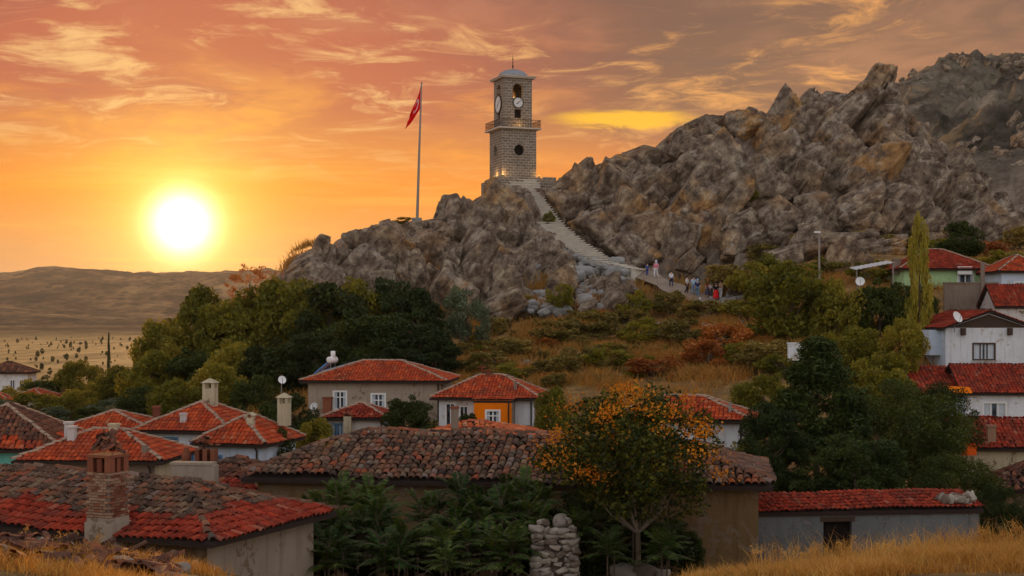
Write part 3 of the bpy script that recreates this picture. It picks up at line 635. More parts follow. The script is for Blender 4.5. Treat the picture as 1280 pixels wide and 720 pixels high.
for k in range(4):
    M = Matrix.Rotation(math.pi / 2 * k, 4, 'Z')
    # trim rings of the round windows and their panes
    mb = MB(); ring = []
    for i in range(32):
        a, b = 2 * math.pi * i / 32, 2 * math.pi * (i + 1) / 32
        for r0, r1, y0, y1 in ((.62, .82, -.07, -.07), (.82, .82, -.07, 0)):
            pass
        q = lambda r, w, yy: M @ Vector((r * math.cos(w), -A1 + yy, 3.37 + r * math.sin(w)))
        mb.poly([q(.62, a, -.07), q(.84, a, -.07), q(.84, b, -.07), q(.62, b, -.07)]); mb.poly([q(.84, a, -.07), q(.84, a, 0), q(.84, b, 0), q(.84, b, -.07)]); mb.poly([q(.62, a, 0), q(.62, a, -.07), q(.62, b, -.07), q(.62, b, 0)])
    mb.build('window_ring', ASH, tw)
    # clock: dial, rim, hands, hour marks
    cz = 8.78; R_ = .56 if k != 3 else .95
    if k == 3: cz = 8.75
    MM = M @ Matrix.Translation((0, -A2 - .02, cz)) @ Matrix.Rotation(rad(90), 4, 'X')
    mb = MB(); mb.lathe([(R_, 0), (R_, .07)], 36, MM); dial = mb.build('clock_dial', DIALM, tw)
    mb = MB()
    for i in range(36):
        a, b = 2 * math.pi * i / 36, 2 * math.pi * (i + 1) / 36
        q = lambda r, w, zq: MM @ Vector((r * math.cos(w), r * math.sin(w), zq))
        mb.poly([q(R_, a, .11), q(R_ * 1.13, a, .11), q(R_ * 1.13, b, .11), q(R_, b, .11)]); mb.poly([q(R_ * 1.13, a, 0), q(R_ * 1.13, b, 0), q(R_ * 1.13, b, .11), q(R_ * 1.13, a, .11)]); mb.poly([q(R_, a, .11), q(R_, b, .11), q(R_, b, .07), q(R_, a, .07)])
    mb.build('clock_rim', IRON, dial)
    for i in range(12):
        mb = MB(); w = Matrix.Rotation(2 * math.pi * i / 12, 4, 'Z'); mb.box(-.02, .02, R_ * .78, R_ * .94, .071, .085, MM @ w)
        mb.build('hour_mark', BLK, dial)
    for ln, wd, an in ((.72, .028, -52), (.5, .042, 132)):
        mb = MB(); mb.box(-wd, wd, -.1, R_ * ln, .09, .105, MM @ Matrix.Rotation(rad(an), 4, 'Z')); mb.build('clock_hand', BLK, dial)
mb = MB(); mb.lathe([(.46, 9.55), (.42, 9.62), (.33, 9.8), (.27, 10.1), (.2, 10.3), (.05, 10.36), (.05, 10.75)], 20); mb.build('bell', m_plain('bronze_bell', srgb(200, 150, 90), .45, .2, metal=.5), tw)
# lit floodlamps at the foot and on the balcony
LAMPM, gg, out = newmat('lamp_glow'); em = gg.node('ShaderNodeEmission'); em.inputs[0].default_value = (1, .62, .22, 1); em.inputs[1].default_value = 6; gg.l.new(em.outputs[0], out.inputs[0])
for (x_, y_, z_, e) in ((-2.05, -2.44, .5, 26), (0, -2.36, Z2 + .3, 20), (-2.44, -.5, .5, 26), (2.3, -2.44, .5, 18), (-.2, -.9, 9.5, 14)):
    mb = MB(); mb.box(x_ - .09, x_ + .09, y_ - .07, y_ + .07, z_ - .14, z_ - .02); lo = mb.build('floodlamp', IRON, tw)
    mb = MB(); mb.box(x_ - .07, x_ + .07, y_ - .05, y_ + .05, z_ - .018, z_ + .002); mb.build('lamp_lens', LAMPM, lo)
    ld = bpy.data.lights.new('floodlamp_light', 'POINT'); ld.energy = e; ld.color = (1, .6, .22); ld.shadow_soft_size = .12
    l_ = bpy.data.objects.new('floodlamp_light', ld); COL.objects.link(l_); l_.parent = tw; l_.location = (x_, y_ - (.05 if y_ < -2.4 else 0) - (0), z_ + .12)
# paved terrace and low retaining wall beside the tower
mb = MB(); mb.box(-2.9, 4.2, -2.9, 2.7, -3.0, -.05); mb.box(2.6, 4.2, -2.85, -2.5, -.05, .35); mb.box(3.9, 4.15, -2.4, 2.0, -.05, .3)
tr = mb.build('terrace', ASH); tr.location = tb; tr.rotation_euler = (0, 0, TR); tr['label'] = 'low paved stone terrace with parapet under the clock tower'; tr['category'] = 'terrace'

# ------------------------------------------------------------------ flag
FLAGR = m_leaf('flag_red', [(0, srgb(196, 14, 26)), (1, srgb(222, 26, 34))], .4); STEEL = m_plain('painted_pole', srgb(150, 140, 130), .5, .15, metal=.3)
fb = P(521, 274, 148); ft = P(527, 105, 148)
fp = thing('flagpole', 'tall thin grey flagpole standing on the rock left of tower', 'flagpole', tuple(fb))
dv = ft - fb; mb = MB(); mb.tube([(0, 0, -1.2), tuple(dv * .5), tuple(dv)], [.16, .12, .07], 10); mb.build('pole', STEEL, fp)
mb = MB(); mb.lathe([(.02, 0), (.1, .08), (.1, .14), (.02, .22)], 10, Matrix.Translation(dv)); mb.build('ball_finial', STEEL, fp)
mb = MB(); mb.box(-.5, .5, -.5, .5, -.9, .12); mb.build('footing', ROCKG, fp)
k = 148 / F; n1_, n2_ = 26, 18; V = []
def flagp(s, t):      # s along the fly, t down the hoist
    top = Vector((0, 0, 0)); x_ = -s * 1.25 * (0.55 + .45 * t) - .05; z_ = -t * 2.3 - s * (3.0 - .55 * t) - .06
    x_ -= .45 * s * s; return Vector((x_, .26 * math.sin(7 * s + 3 * t) * s + .14 * math.sin(13 * t + 4 * s) * (.3 + s), z_))
for i in range(n1_ + 1):
    for j in range(n2_ + 1): V.append(flagp(i / n1_, j / n2_)[:])
Fc = [(i * (n2_ + 1) + j, i * (n2_ + 1) + j + 1, (i + 1) * (n2_ + 1) + j + 1, (i + 1) * (n2_ + 1) + j) for i in range(n1_) for j in range(n2_)]
fl = link('flag', mesh_np('flag', V, Fc, [FLAGR], True), None, tuple(ft), label='red flag with white crescent and star drooping from the pole', category='flag')
md = fl.modifiers.new('thickness', 'SOLIDIFY'); md.thickness = .015; md.offset = 0
WHT = m_plain('flag_white', srgb(235, 232, 228), .7, .05); mb = MB()
def on(s, t): q = flagp(s, t); q.y -= .03; return q
cs, ct = .42, .5
for i in range(22):
    a, b = rad(35 + 290 * i / 22), rad(35 + 290 * (i + 1) / 22)
    q = lambda r, w, o: on(cs + o + r * .72 * math.cos(w), ct + r * math.sin(w))
    mb.poly([q(.26, a, 0), q(.26, b, 0), q(.2, b, .035), q(.2, a, .035)])
star = [(.115 * (1 if i % 2 == 0 else .4), rad(36 * i)) for i in range(10)]
mb.poly([on(cs + .2 + r * .72 * math.cos(w), ct + r * math.sin(w)) for r, w in star])
mb.build('crescent_and_star', WHT, fl)

# ------------------------------------------------------------------ roofs, walls, windows, chimneys
OLD = m_tiles('old_clay_tiles', [(0, srgb(58, 46, 40)), (.2, srgb(92, 66, 52)), (.38, srgb(118, 84, 64)), (.52, srgb(136, 82, 54)), (.66, srgb(86, 72, 64)), (.8, srgb(142, 114, 88)), (.9, srgb(154, 74, 44)), (1, srgb(122, 112, 102))], .38, .4)
BROWN = m_tiles('brown_clay_tiles', [(0, srgb(70, 46, 38)), (.3, srgb(100, 60, 46)), (.55, srgb(128, 76, 54)), (.75, srgb(86, 62, 52)), (.9, srgb(150, 88, 58)), (1, srgb(138, 110, 88))], .3, .35)
RED = m_tiles('red_clay_tiles', [(0, srgb(160, 58, 28)), (.4, srgb(190, 72, 34)), (.7, srgb(210, 92, 46)), (.9, srgb(168, 62, 34)), (1, srgb(198, 118, 80))], .2, .45)
REDD = m_tiles('dark_red_clay_tiles', [(0, srgb(122, 40, 24)), (.4, srgb(154, 50, 30)), (.7, srgb(176, 66, 40)), (.92, srgb(132, 46, 30)), (1, srgb(176, 100, 74))], .2, .4)
ORNG = m_tiles('orange_clay_tiles', [(0, srgb(170, 74, 40)), (.4, srgb(206, 100, 56)), (.7, srgb(222, 128, 76)), (.9, srgb(176, 92, 60)), (1, srgb(206, 160, 120))], .25, .25)
MORTAR = m_plain('ridge_mortar', srgb(176, 148, 124), .95, .6, 3, bump=.6)
TIMBER = m_plain('weathered_timber', srgb(78, 62, 50), .9, .4, 4)
SOIL = m_plain('roof_underlay', srgb(58, 46, 40), .95, .3, 3)
WHITE = m_plaster('white_limewash', srgb(224, 226, 226), .4, .12, (.4, .36, .3, 1)); BLUEW = m_plaster('bluish_limewash', srgb(200, 214, 226), .45, .1, (.4, .36, .3, 1))
CREAM = m_plaster('cream_plaster', srgb(196, 182, 150), .5, .2); BEIGE = m_plaster('grey_beige_plaster', srgb(168, 152, 132), .45, .15)
GREYP = m_plaster('grey_cement_plaster', srgb(118, 121, 118), .55, .35, (.16, .15, .14, 1), .6); MUD = m_plaster('mud_plaster', srgb(124, 98, 66), .65, .6)
OCHRE = m_plaster('ochre_mud_plaster', srgb(132, 106, 72), .7, .6); TURQ = m_plaster('turquoise_paint', srgb(120, 200, 184), .25); GREENP = m_plaster('pale_green_paint', srgb(174, 208, 152), .25)
ORANGEP = m_plaster('orange_paint', srgb(242, 124, 10), .3); CONC = m_plaster('raw_concrete', srgb(140, 124, 108), .55, .2); PINKG = m_plaster('pale_plaster', srgb(206, 198, 190), .4, .15)
FRAMEW = m_plain('white_window_frame', srgb(232, 230, 224), .5, .12); FRAMEB = m_plain('blue_window_frame', srgb(96, 140, 176), .55, .2); FRAMED = m_plain('brown_window_frame', srgb(74, 56, 42), .6, .2)
CURT = m_plain('net_curtain', srgb(196, 204, 208), .8, .2, 2)
mt, gg, out = newmat('window_glass'); principled(gg, out, gg.ramp(gg.noise(pos(gg), 1.4, 2), [(.35, srgb(30, 38, 46)), (.7, srgb(92, 106, 118))]), .12, None, .6); GLASS = mt
mt, gg, out = newmat('blue_glass'); principled(gg, out, gg.ramp(gg.noise(pos(gg), 1.1, 2), [(.35, srgb(60, 92, 120)), (.7, srgb(130, 164, 188))]), .15, None, .6); GLASSB = mt
def m_brick(name, a, b):
    m, gg, out = newmat(name); oi = gg.node('ShaderNodeObjectInfo'); geo = gg.node('ShaderNodeNewGeometry')
    c = gg.mix(gg.m('FRACT', gg.m('ADD', oi.outputs['Random'], geo.outputs['Random Per Island'])), a, b); n = gg.noise(geo.outputs['Position'], 18, 5, .65)
    c = gg.mix(gg.m('MULTIPLY', gg.step(n, .45, .7), .4), c, srgb(88, 72, 62)); principled(gg, out, c, .95, gg.bump(n, .5, .02), .1); return m
BRICK = m_brick('chimney_brick', srgb(140, 100, 76), srgb(172, 140, 112)); BRICKR = m_brick('red_chimney_brick', srgb(112, 62, 44), srgb(146, 90, 66))
JOINT = m_plain('lime_mortar', srgb(128, 112, 98), .95, .4, 6)

def tile_template(w, L, rise, seg=4, th=.018):
    V, Fc = [], []
    for y_, k in ((0, 1.0), (L, .84)):
        for i in range(seg + 1):
            a = math.pi * i / seg; V.append((-math.cos(a) * w * .5 * k, y_, math.sin(a) * rise * k + (.035 if y_ == 0 else 0)))
    n = seg + 1
    for i in range(seg): Fc.append((i, i + 1, n + i + 1, n + i))
    b = len(V)
    for i in range(seg + 1):
        a = math.pi * i / seg; V.append((-math.cos(a) * (w * .5 - th), .004, math.sin(a) * (rise - th) + .035))
    for i in range(seg): Fc.append((b + i, b + i + 1, i + 1, i))
    return np.array(V), np.array(Fc)
def inside(poly, x_, y_):
    r = False; n = len(poly); j = n - 1
    for i in range(n):
        (xi, yi), (xj, yj) = poly[i], poly[j]
        if (yi > y_) != (yj > y_) and x_ < (xj - xi) * (y_ - yi) / (yj - yi) + xi: r = not r
        j = i
    return r
def tile_frames(pts, dx, dy, rnd_, jit, lift=.02, warp=None):
    """tile placements on one roof plane; pts[0]->pts[1] is the eave, left to right from outside"""
    p = [Vector(q) for q in pts]; ex = (p[1] - p[0]).normalized(); n = ex.cross(p[2] - p[1]).normalized(); ey = n.cross(ex)
    pl = [((q - p[0]).dot(ex), (q - p[0]).dot(ey)) for q in p]; ymax = max(q[1] for q in pl); x0, x1 = min(q[0] for q in pl), max(q[0] for q in pl); out_ = []
    j = 0
    while j * dy < ymax - dy * .2:
        yy = j * dy; i = 0
        while x0 + (i + .5) * dx < x1:
            xx = x0 + (i + .5) * dx
            if inside(pl, xx, yy + dy * .45):
                ax = xx + rnd_.gauss(0, jit * .3) * dx; ay = yy - .06 + rnd_.gauss(0, jit * .5) * dy
                rz = rnd_.gauss(0, jit * .35); rx = rnd_.gauss(0, jit * .25)
                e1 = ex * math.cos(rz) + ey * math.sin(rz); e2 = ey * math.cos(rz) - ex * math.sin(rz); e3 = n + e2 * rx
                q = p[0] + ex * ax + ey * ay + n * (lift + rnd_.random() * jit * .05)
                if warp: q.z += warp(q.x, q.y)
                out_.append((q, e1, e2, e3, j))
            i += 1
        j += 1
    return out_
def tiles_joined(name, frames, tmpl, mat, parent, kind='stuff'):
    V0, F0 = tmpl; n = len(frames)
    if not n: return None
    O = np.array([f[0][:] for f in frames]); E = np.array([[f[1][:], f[2][:], f[3][:]] for f in frames])
    V = O[:, None, :] + np.einsum('vk,nkc->nvc', V0, E); Fc = F0[None] + (np.arange(n) * len(V0))[:, None, None]
    o = link(name, mesh_np(name, V.reshape(-1, 3), Fc.reshape(-1, F0.shape[1]), [mat], False), parent); o['kind'] = kind; return o
def tiles_single(frames, me, parent):
    for q, e1, e2, e3, j in frames:
        o = link('tile', me, parent); o.matrix_basis = Matrix(((e1.x, e2.x, e3.x, q.x), (e1.y, e2.y, e3.y, q.y), (e1.z, e2.z, e3.z, q.z), (0, 0, 0, 1)))
def roof_planes(kind, w, d, h, rh, o):
    x0, x1, y0, y1 = -w / 2 - o, w / 2 + o, -o, d + o; W, Dp = x1 - x0, y1 - y0; ym, xm = (y0 + y1) / 2, (x0 + x1) / 2; sl = rh / (Dp / 2)
    if kind == 'hip':
        i = min(W, Dp) / 2 * .98; A, B = Vector((x0, y0, h)), Vector((x1, y0, h)); C, E = Vector((x1, y1, h)), Vector((x0, y1, h))
        if W >= Dp: R0, R1 = Vector((x0 + i, ym, h + rh)), Vector((x1 - i, ym, h + rh)); pl = [[A, B, R1, R0], [B, C, R1], [C, E, R0, R1], [E, A, R0]]; rd = [(R0, R1), (A, R0), (B, R1), (C, R1), (E, R0)]
        else: R0, R1 = Vector((xm, y0 + i, h + rh)), Vector((xm, y1 - i, h + rh)); pl = [[A, B, R0], [B, C, R1, R0], [C, E, R1], [E, A, R0, R1]]; rd = [(R0, R1), (A, R0), (B, R0), (C, R1), (E, R1)]
    elif kind == 'gable_x':   # ridge left to right
        A, B, C, E = Vector((x0, y0, h)), Vector((x1, y0, h)), Vector((x1, y1, h)), Vector((x0, y1, h)); R0, R1 = Vector((x0, ym, h + rh)), Vector((x1, ym, h + rh))
        pl = [[A, B, R1, R0], [C, E, R0, R1]]; rd = [(R0, R1)]
    elif kind == 'gable_y':   # ridge front to back
        A, B, C, E = Vector((x0, y0, h)), Vector((x1, y0, h)), Vector((x1, y1, h)), Vector((x0, y1, h)); R0, R1 = Vector((xm, y0, h + rh)), Vector((xm, y1, h + rh))
        pl = [[B, C, R1, R0], [E, A, R0, R1]]; rd = [(R0, R1)]
    else:                     # lean-to, low side to the front
        A, B, C, E = Vector((x0, y0, h)), Vector((x1, y0, h)), Vector((x1, y1, h + rh)), Vector((x0, y1, h + rh)); pl = [[A, B, C, E]]; rd = []
    return pl, rd
def window(root, W, xa, xb, za, zb, depth, frame=None, glass=None, mull=1, sill=True, curtain=.5, bar=False):
    frame = frame or FRAMEW; glass = glass or GLASS; t = min(.09, (xb - xa) * .12); o3 = W(0, 0, 1) - W(0, 0, 0); ex = W(1, 0, 0) - W(0, 0, 0)
    M = Matrix(((ex.x, o3.x, 0, 0), (ex.y, o3.y, 0, 0), (0, 0, 1, 0), (0, 0, 0, 1))); M.translation = W(0, 0, 0)
    mb = MB(); y0, y1 = -.03, depth * .55
    mb.box(xa - t, xa + .02, y0, y1, za, zb, M); mb.box(xb - .02, xb + t, y0, y1, za, zb, M); mb.box(xa - t, xb + t, y0 - .004, y1, zb - .02, zb + t, M); mb.box(xa - t, xb + t, y0 - .004, y1, za - t, za + .02, M)
    for i in range(mull):
        xm = xa + (xb - xa) * (i + 1) / (mull + 1); mb.box(xm - t * .45, xm + t * .45, .03, y1 - .01, za + .02, zb - .02, M)
    if bar: zm = za + (zb - za) * .68; mb.box(xa + .02, xb - .02, .025, y1 - .015, zm - t * .35, zm + t * .35, M)
    wo_ = mb.build('window', frame, root)
    mb = MB()
    mb.poly([M @ Vector(q) for q in ((xa, y1 - .02, za), (xb, y1 - .02, za), (xb, y1 - .02, zb), (xa, y1 - .02, zb))]); mb.build('pane', glass, wo_)
    if curtain > 0:
        mb = MB(); wv = (xb - xa) * curtain / 2
        for a, b in ((xa + .02, xa + wv), (xb - wv, xb - .02)):
            for i in range(6):
                u0, u1 = a + (b - a) * i / 6, a + (b - a) * (i + 1) / 6; s0, s1 = .02 * (i % 2), .02 * ((i + 1) % 2)
                mb.poly([M @ Vector(q) for q in ((u0, y1 - .06 + s0, za + .02), (u1, y1 - .06 + s1, za + .02), (u1, y1 - .06 + s1, zb - .02), (u0, y1 - .06 + s0, zb - .02))])
        mb.build('curtain', CURT, wo_)
    if sill: mb = MB(); mb.box(xa - .16, xb + .16, -.14, .05, za - t - .07, za - t, M); mb.build('sill', PINKG, wo_)
    return wo_
def chimney(root, x_, y_, z0, w, dp, h, mat, cap='slab', capmat=None):
    mb = MB(); mb.box(x_ - w / 2, x_ + w / 2, y_ - dp / 2, y_ + dp / 2, z0, z0 + h)
    o = mb.build('chimney', mat, root); mb = MB(); zt = z0 + h
    if cap == 'slab': mb.box(x_ - w * .62, x_ + w * .62, y_ - dp * .62, y_ + dp * .62, zt, zt + .09)
    elif cap == 'gabled':
        for sx in (-1, 1):
            for sy in (-1, 1): mb.box(x_ + sx * w * .38 - w * .12, x_ + sx * w * .38 + w * .12, y_ + sy * dp * .38 - dp * .12, y_ + sy * dp * .38 + dp * .12, zt, zt + .28)
        zt += .28; a, b, c_, e = [(x_ + sx * w * .64, y_ + sy * dp * .64, zt) for sx, sy in ((-1, -1), (1, -1), (1, 1), (-1, 1))]; r0, r1 = (x_ - w * .1, y_, zt + .22), (x_ + w * .1, y_, zt + .22)
        mb.poly([a, b, r1, r0]); mb.poly([b, c_, r1]); mb.poly([c_, e, r0, r1]); mb.poly([e, a, r0]); mb.poly([e, c_, b, a])
    elif cap == 'tiles':
        for s in (-1, 1):
            M = Matrix.Translation((x_ + s * w * .28, y_, zt + .16)) @ Matrix.Rotation(s * rad(34), 4, 'Y'); mb.box(-w * .42, w * .42, -dp * .6, dp * .6, -.03, .03, M)
        mb.box(x_ - w * .5, x_ - w * .3, y_ - dp * .5, y_ + dp * .5, zt, zt + .06); mb.box(x_ + w * .3, x_ + w * .5, y_ - dp * .5, y_ + dp * .5, zt, zt + .06)
    if mb.v: mb.build('chimney_cap', capmat or mat, o)
    return o
TT = {}
def house(name, label, px, eave_py, D, w, d, h, roof='hip', rh=1.2, over=.35, wall=None, tile=None, dx=.2, dy=.31, rise=.05, rot=0.0, windows=(), chimneys=(), band=0, bandmat=None, single=0,
          jit=.12, wob=0.0, caps=True, walls_by=None, cat='house', doors=(), capmat=None, group=None):
    c = P(px, eave_py, D); root = thing(name, label, cat, (c.x, c.y, c.z - h), rad(rot), group); rnd_ = random.Random(int(px * 7 + D))
    cor = [(-w / 2, 0), (w / 2, 0), (w / 2, d), (-w / 2, d)]; faces = 'frbl'
    for k in range(4):
        L = w if k % 2 == 0 else d; mb = MB()
        hs = [(q[1], q[1] + q[3], q[2], q[2] + q[4]) for q in windows if q[0] == faces[k]] + [(q[1], q[1] + q[3], -.3, q[4]) for q in doors if q[0] == faces[k]]
        W = wall_face(mb, cor[k], cor[(k + 1) % 4], -1.6, h - .01, hs, .22)
        if roof == 'gable_y' and k in (0, 2): mb.poly([W(0, h - .01), W(L, h - .01), W(L / 2, h + rh * L / (L + 2 * over) - .05)])
        if roof == 'gable_x' and k in (1, 3): mb.poly([W(0, h - .01), W(L, h - .01), W(L / 2, h + rh * L / (L + 2 * over) - .05)])
        if roof == 'lean' and k in (1, 3): e = rh * d / (d + 2 * over); mb.poly([W(0, h - .01), W(L, h - .01), W(L, h + e)] if k == 1 else [W(0, h - .01), W(L, h - .01), W(0, h + e)])
        if roof == 'lean' and k == 2: e = rh * d / (d + 2 * over); mb.poly([W(0, h - .01), W(L, h - .01), W(L, h + e), W(0, h + e)])
        wobj = mb.build('wall', (walls_by or {}).get(faces[k], wall), root)
        for q in windows:
            if q[0] == faces[k]: window(root, W, q[1], q[1] + q[3], q[2], q[2] + q[4], .22, **(q[5] if len(q) > 5 else {}))
        for q in doors:
            if q[0] == faces[k]:
                dm_ = q[5] if len(q) > 5 else DARK; mb = MB(); mb.poly([W(q[1], -.3, .2), W(q[1] + q[3], -.3, .2), W(q[1] + q[3], q[4], .2), W(q[1], q[4], .2)]); do = mb.build('door', dm_, root)  # default near-black sheet stands in for the shade inside an open doorway
                if dm_ is not DARK: mb = MB(); p_ = W(q[1] + q[3] * .85, 1.0, .17); mb.box(p_.x - .03, p_.x + .03, p_.y - .04, p_.y + .02, p_.z - .06, p_.z + .06); mb.build('handle', IRON, do)
    if roof == 'flat':
        mb = MB(); mb.box(-w / 2 - .1, w / 2 + .1, -.1, d + .1, h, h + .12); mb.build('roof_slab', CONC, root)
    else:
        pl, rd = roof_planes(roof, w, d, h, rh, over)
        ph = rnd_.uniform(0, 9); warp = (lambda x_, y_: wob * (math.sin(x_ * .9 + ph) * .5 + math.sin(x_ * 2.3 + y_ + ph) * .3 + math.sin(x_ * .35 + 2 * ph) * .8)) if wob else None
        mb = MB()
        for q in pl:
            mb.poly([v - Vector((0, 0, .03)) for v in q]); mb.poly([v - Vector((0, 0, .12)) for v in reversed(q)])
        bnd = [q[:2] for q in pl] + ([(q[1], q[2]) for q in pl] + [(q[3], q[0]) for q in pl if len(q) > 3] if roof not in ('hip',) else [])
        for a, b in bnd: mb.poly([a - Vector((0, 0, .12)), b - Vector((0, 0, .12)), b - Vector((0, 0, .03)), a - Vector((0, 0, .03))])
        ro = mb.build('roof', SOIL, root)
        key = (dx, dy, rise)
        if key not in TT: TT[key] = tile_template(dx * .98, dy * 1.28, rise)
        fr = []
        for q in pl[:2] + pl[3:]: fr += tile_frames(q, dx, dy, rnd_, jit, warp=warp)
        nb = [f for f in fr if f[4] < band + (0 if not band else round(math.sin(f[0].x * 2.1 + f[0].y) * .6))]; ids = {id(f) for f in nb}; na = [f for f in fr if id(f) not in ids]
        if single:
            R_ = Matrix.Rotation(rad(rot), 4, 'Z'); dist = lambda f: (R_ @ f[0]).y + c.y + (0 if abs((R_ @ f[0]).x + c.x) < ((R_ @ f[0]).y + c.y) * .366 else 50)
            na.sort(key=dist); nb.sort(key=dist); k1 = min(len(nb), single // 3 if band else 0); k2 = single - k1
            me = mesh_np('tile', *TT[key], [tile]); tiles_single(na[:k2], me, ro); na = na[k2:]
            if k1: me = mesh_np('tile', *TT[key], [bandmat]); tiles_single(nb[:k1], me, ro); nb = nb[k1:]
        tiles_joined('tile_courses', na, TT[key], tile, ro)
        if nb: tiles_joined('eave_tile_courses', nb, TT[key], bandmat, ro)
        if caps and rd:
            cf = []
            for a, b in rd:
                dr = (b - a); n_ = max(1, int(dr.length / .34)); e2 = dr.normalized(); e1 = e2.cross(Vector((0, 0, 1))).normalized(); e3 = e1.cross(e2)
                for i in range(n_):
                    q = a + dr * (i / n_) + Vector((0, 0, .02 + rnd_.random() * .03)) + e1 * rnd_.gauss(0, .02)
                    if warp: q.z += warp(q.x, q.y)
                    cf.append((q, e1, e2, e3, 0))
            tiles_joined('ridge_caps', cf, tile_template(.21, .42, .085), capmat or MORTAR, ro)
        mb = MB()
        for q in pl[:2] + pl[3:]:
            a, b = q[0], q[1]; dr = (b - a).normalized(); inw = Vector((0, 0, 1)).cross(dr)
            M = Matrix(((dr.x, inw.x, 0, a.x), (dr.y, inw.y, 0, a.y), (0, 0, 1, a.z), (0, 0, 0, 1))); mb.box(.002, (b - a).length - .002, .03, .07, -.165, -.122, M)
        mb.build('eave_board', TIMBER, root, kind='stuff')
    for ch in chimneys: chimney(root, *ch)
    if 55 < D < 125 and roof in ('hip', 'gable_x') and cat == 'house' and h > 1.9:
        mb = MB(); x_ = w / 2 - .18; mb.tube([(x_, -over + .05, h - .1), (x_, -.08, h - .35), (x_, -.08, -.5)], .045, 6); mb.build('downpipe', IRON, root)
    return root

# ------------------------------------------------------------------ the two old houses and the shed in front
cw = P(265, 677, 31.8)
W_, D_ = 12.5, 4.7
# near corner of the left house is its front-right eave corner
rt = -23.0; cr_, sr_ = math.cos(rad(rt)), math.sin(rad(rt)); off = Vector((cr_ * W_ / 2, sr_ * W_ / 2, 0)) + Vector((cr_ * .45 + sr_ * .45, sr_ * .45 - cr_ * .45, 0))
fc = cw - off; pf = (fc.x / fc.y * F + 640, HZ - cw.z / fc.y * F)
h1 = house('stone_cottage', 'low cottage with old brown tiles edged in red and a crumbling brick chimney', pf[0], pf[1], fc.y, W_, D_, 2.6, 'hip', 1.0, .45, MUD, OLD, .20, .30, .075, rt, band=4, bandmat=REDD, single=300, jit=.17, wob=.06,
           walls_by={'r': BEIGE, 'f': MUD}, capmat=OLD)
# brick chimney on the front eave
ck = thing('brick_chimney_stack', 'weathered pale brick chimney stack topped with heaped roof tiles', 'chimney', (0, 0, 0), rad(rt))
cb = P(135, 662, 33.2); ck.location = cb; ck.scale = (.76, .76, 1.0)
bw, bh, bl = .095, .062, .215
mb = MB(); mb.box(-.40, .40, -.40, .40, -1.6, 1.35); mb.build('mortar_core', JOINT, ck)
mb = MB(); mb.box(-.52, .52, -.47, .47, -1.9, .20); mb.box(-.46, .46, -.44, .44, .20, .32); mb.build('plaster_base', BEIGE, ck)
bb = MB(); bb.box(-bl / 2 + .004, bl / 2 - .004, -bw / 2, bw / 2, 0, bh - .014); bmesh_ = [bb.mesh('brick', BRICK), bb.mesh('brick', BRICKR)]
rb = random.Random(5)
for r_i in range(16):
    zz_ = .33 + r_i * .066; half = .43 - r_i * .002
    for k in range(4):
        for i in range(4):
            if k % 2 == 0 or True:
                t = -half + .108 + i * .2165 - (.1 if r_i % 2 else 0) + .04
                if t > half - .06: continue
                o = link('brick', bmesh_[1 if rb.random() < (.55 if k == 1 else .15) else 0], ck)
                o.matrix_basis = Matrix.Rotation(math.pi / 2 * k, 4, 'Z') @ Matrix.Translation((t + rb.gauss(0, .006), -half + .02 + rb.gauss(0, .008), zz_)) @ Matrix.Rotation(rb.gauss(0, .02), 4, 'Z')
mb = MB()
for sx in (-1, 1):
    for sy in (-1, 1): mb.box(sx * .33 - .11, sx * .33 + .11, sy * .33 - .11, sy * .33 + .11, 1.38, 1.72)
mb.box(-.09, .09, -.42, -.30, 1.38, 1.7); mb.box(.30, .42, -.08, .08, 1.38, 1.7); mb.build('smoke_posts', BRICKR, ck, kind='stuff'); mb = MB(); mb.box(-.27, .27, -.27, .27, 1.3, 1.72); mb.build('flue', DARK, ck)
mb = MB(); mb.box(-.46, .46, -.46, .46, 1.72, 1.79); mb.build('cap_slab', BRICKR, ck)
tme = mesh_np('tile', *tile_template(.2, .42, .075), [BROWN])
for i in range(46):
    o = link('cap_tile', tme, ck); a = rb.uniform(0, 6.28); r_ = rb.uniform(.05, .6)
    o.location = (math.cos(a) * r_, math.sin(a) * r_ * .8, 1.80 + (.55 - r_) * .55 + rb.uniform(-.03, .05)); o.rotation_euler = (rb.gauss(.35, .25), rb.gauss(0, .25), a - math.pi / 2 + rb.gauss(math.pi, .5))

# long mud house
e0, e1 = P(322, 596, 43.0), P(948, 606, 40.8); mid_ = (e0 + e1) / 2; rt2 = math.degrees(math.atan2(e1.y - e0.y, e1.x - e0.x)); L2 = (e1 - e0).length
house('mud_brick_house', 'long mud plastered house under a sagging roof of weathered barrel tiles', mid_.x / mid_.y * F + 640, 600, mid_.y, L2, 5.6, 3.3, 'hip', 1.15, .4, MUD, OLD, .215, .30, .085, rt2, single=300, jit=.19, wob=.10,
      walls_by={'f': OCHRE}, capmat=OLD)
# grey shed with red eave tiles
e0, e1 = P(946, 640, 45.2), P(1224, 633, 46.0); mid_ = (e0 + e1) / 2; rt3 = math.degrees(math.atan2(e1.y - e0.y, e1.x - e0.x)); L3 = (e1 - e0).length; S3 = 45.6 / F
shed = house('plastered_shed', 'low grey plastered shed with a dark doorway and narrow red tile roof', mid_.x / mid_.y * F + 640, 637, mid_.y, L3, 1.5, 2.15, 'lean', .34, .1, GREYP, REDD, .16, .30, .06, rt3, single=240, jit=.16, wob=.035, caps=False, cat='shed',
             doors=[('f', 2.20, 0, .95, 1.78)])
mb = MB(); mb.box(2.1 - L3 / 2, 3.25 - L3 / 2, -.02, .2, 1.78, 1.93); mb.build('lintel', TIMBER, shed)
RS = [rock_mesh('stone', 120 + i, m_plain('rubble_stone%d' % i, srgb(*q), .95, .5, 3, bump=.6), .95, 3, .07) for i, q in enumerate(((150, 140, 126), (118, 104, 90), (172, 162, 144)))]
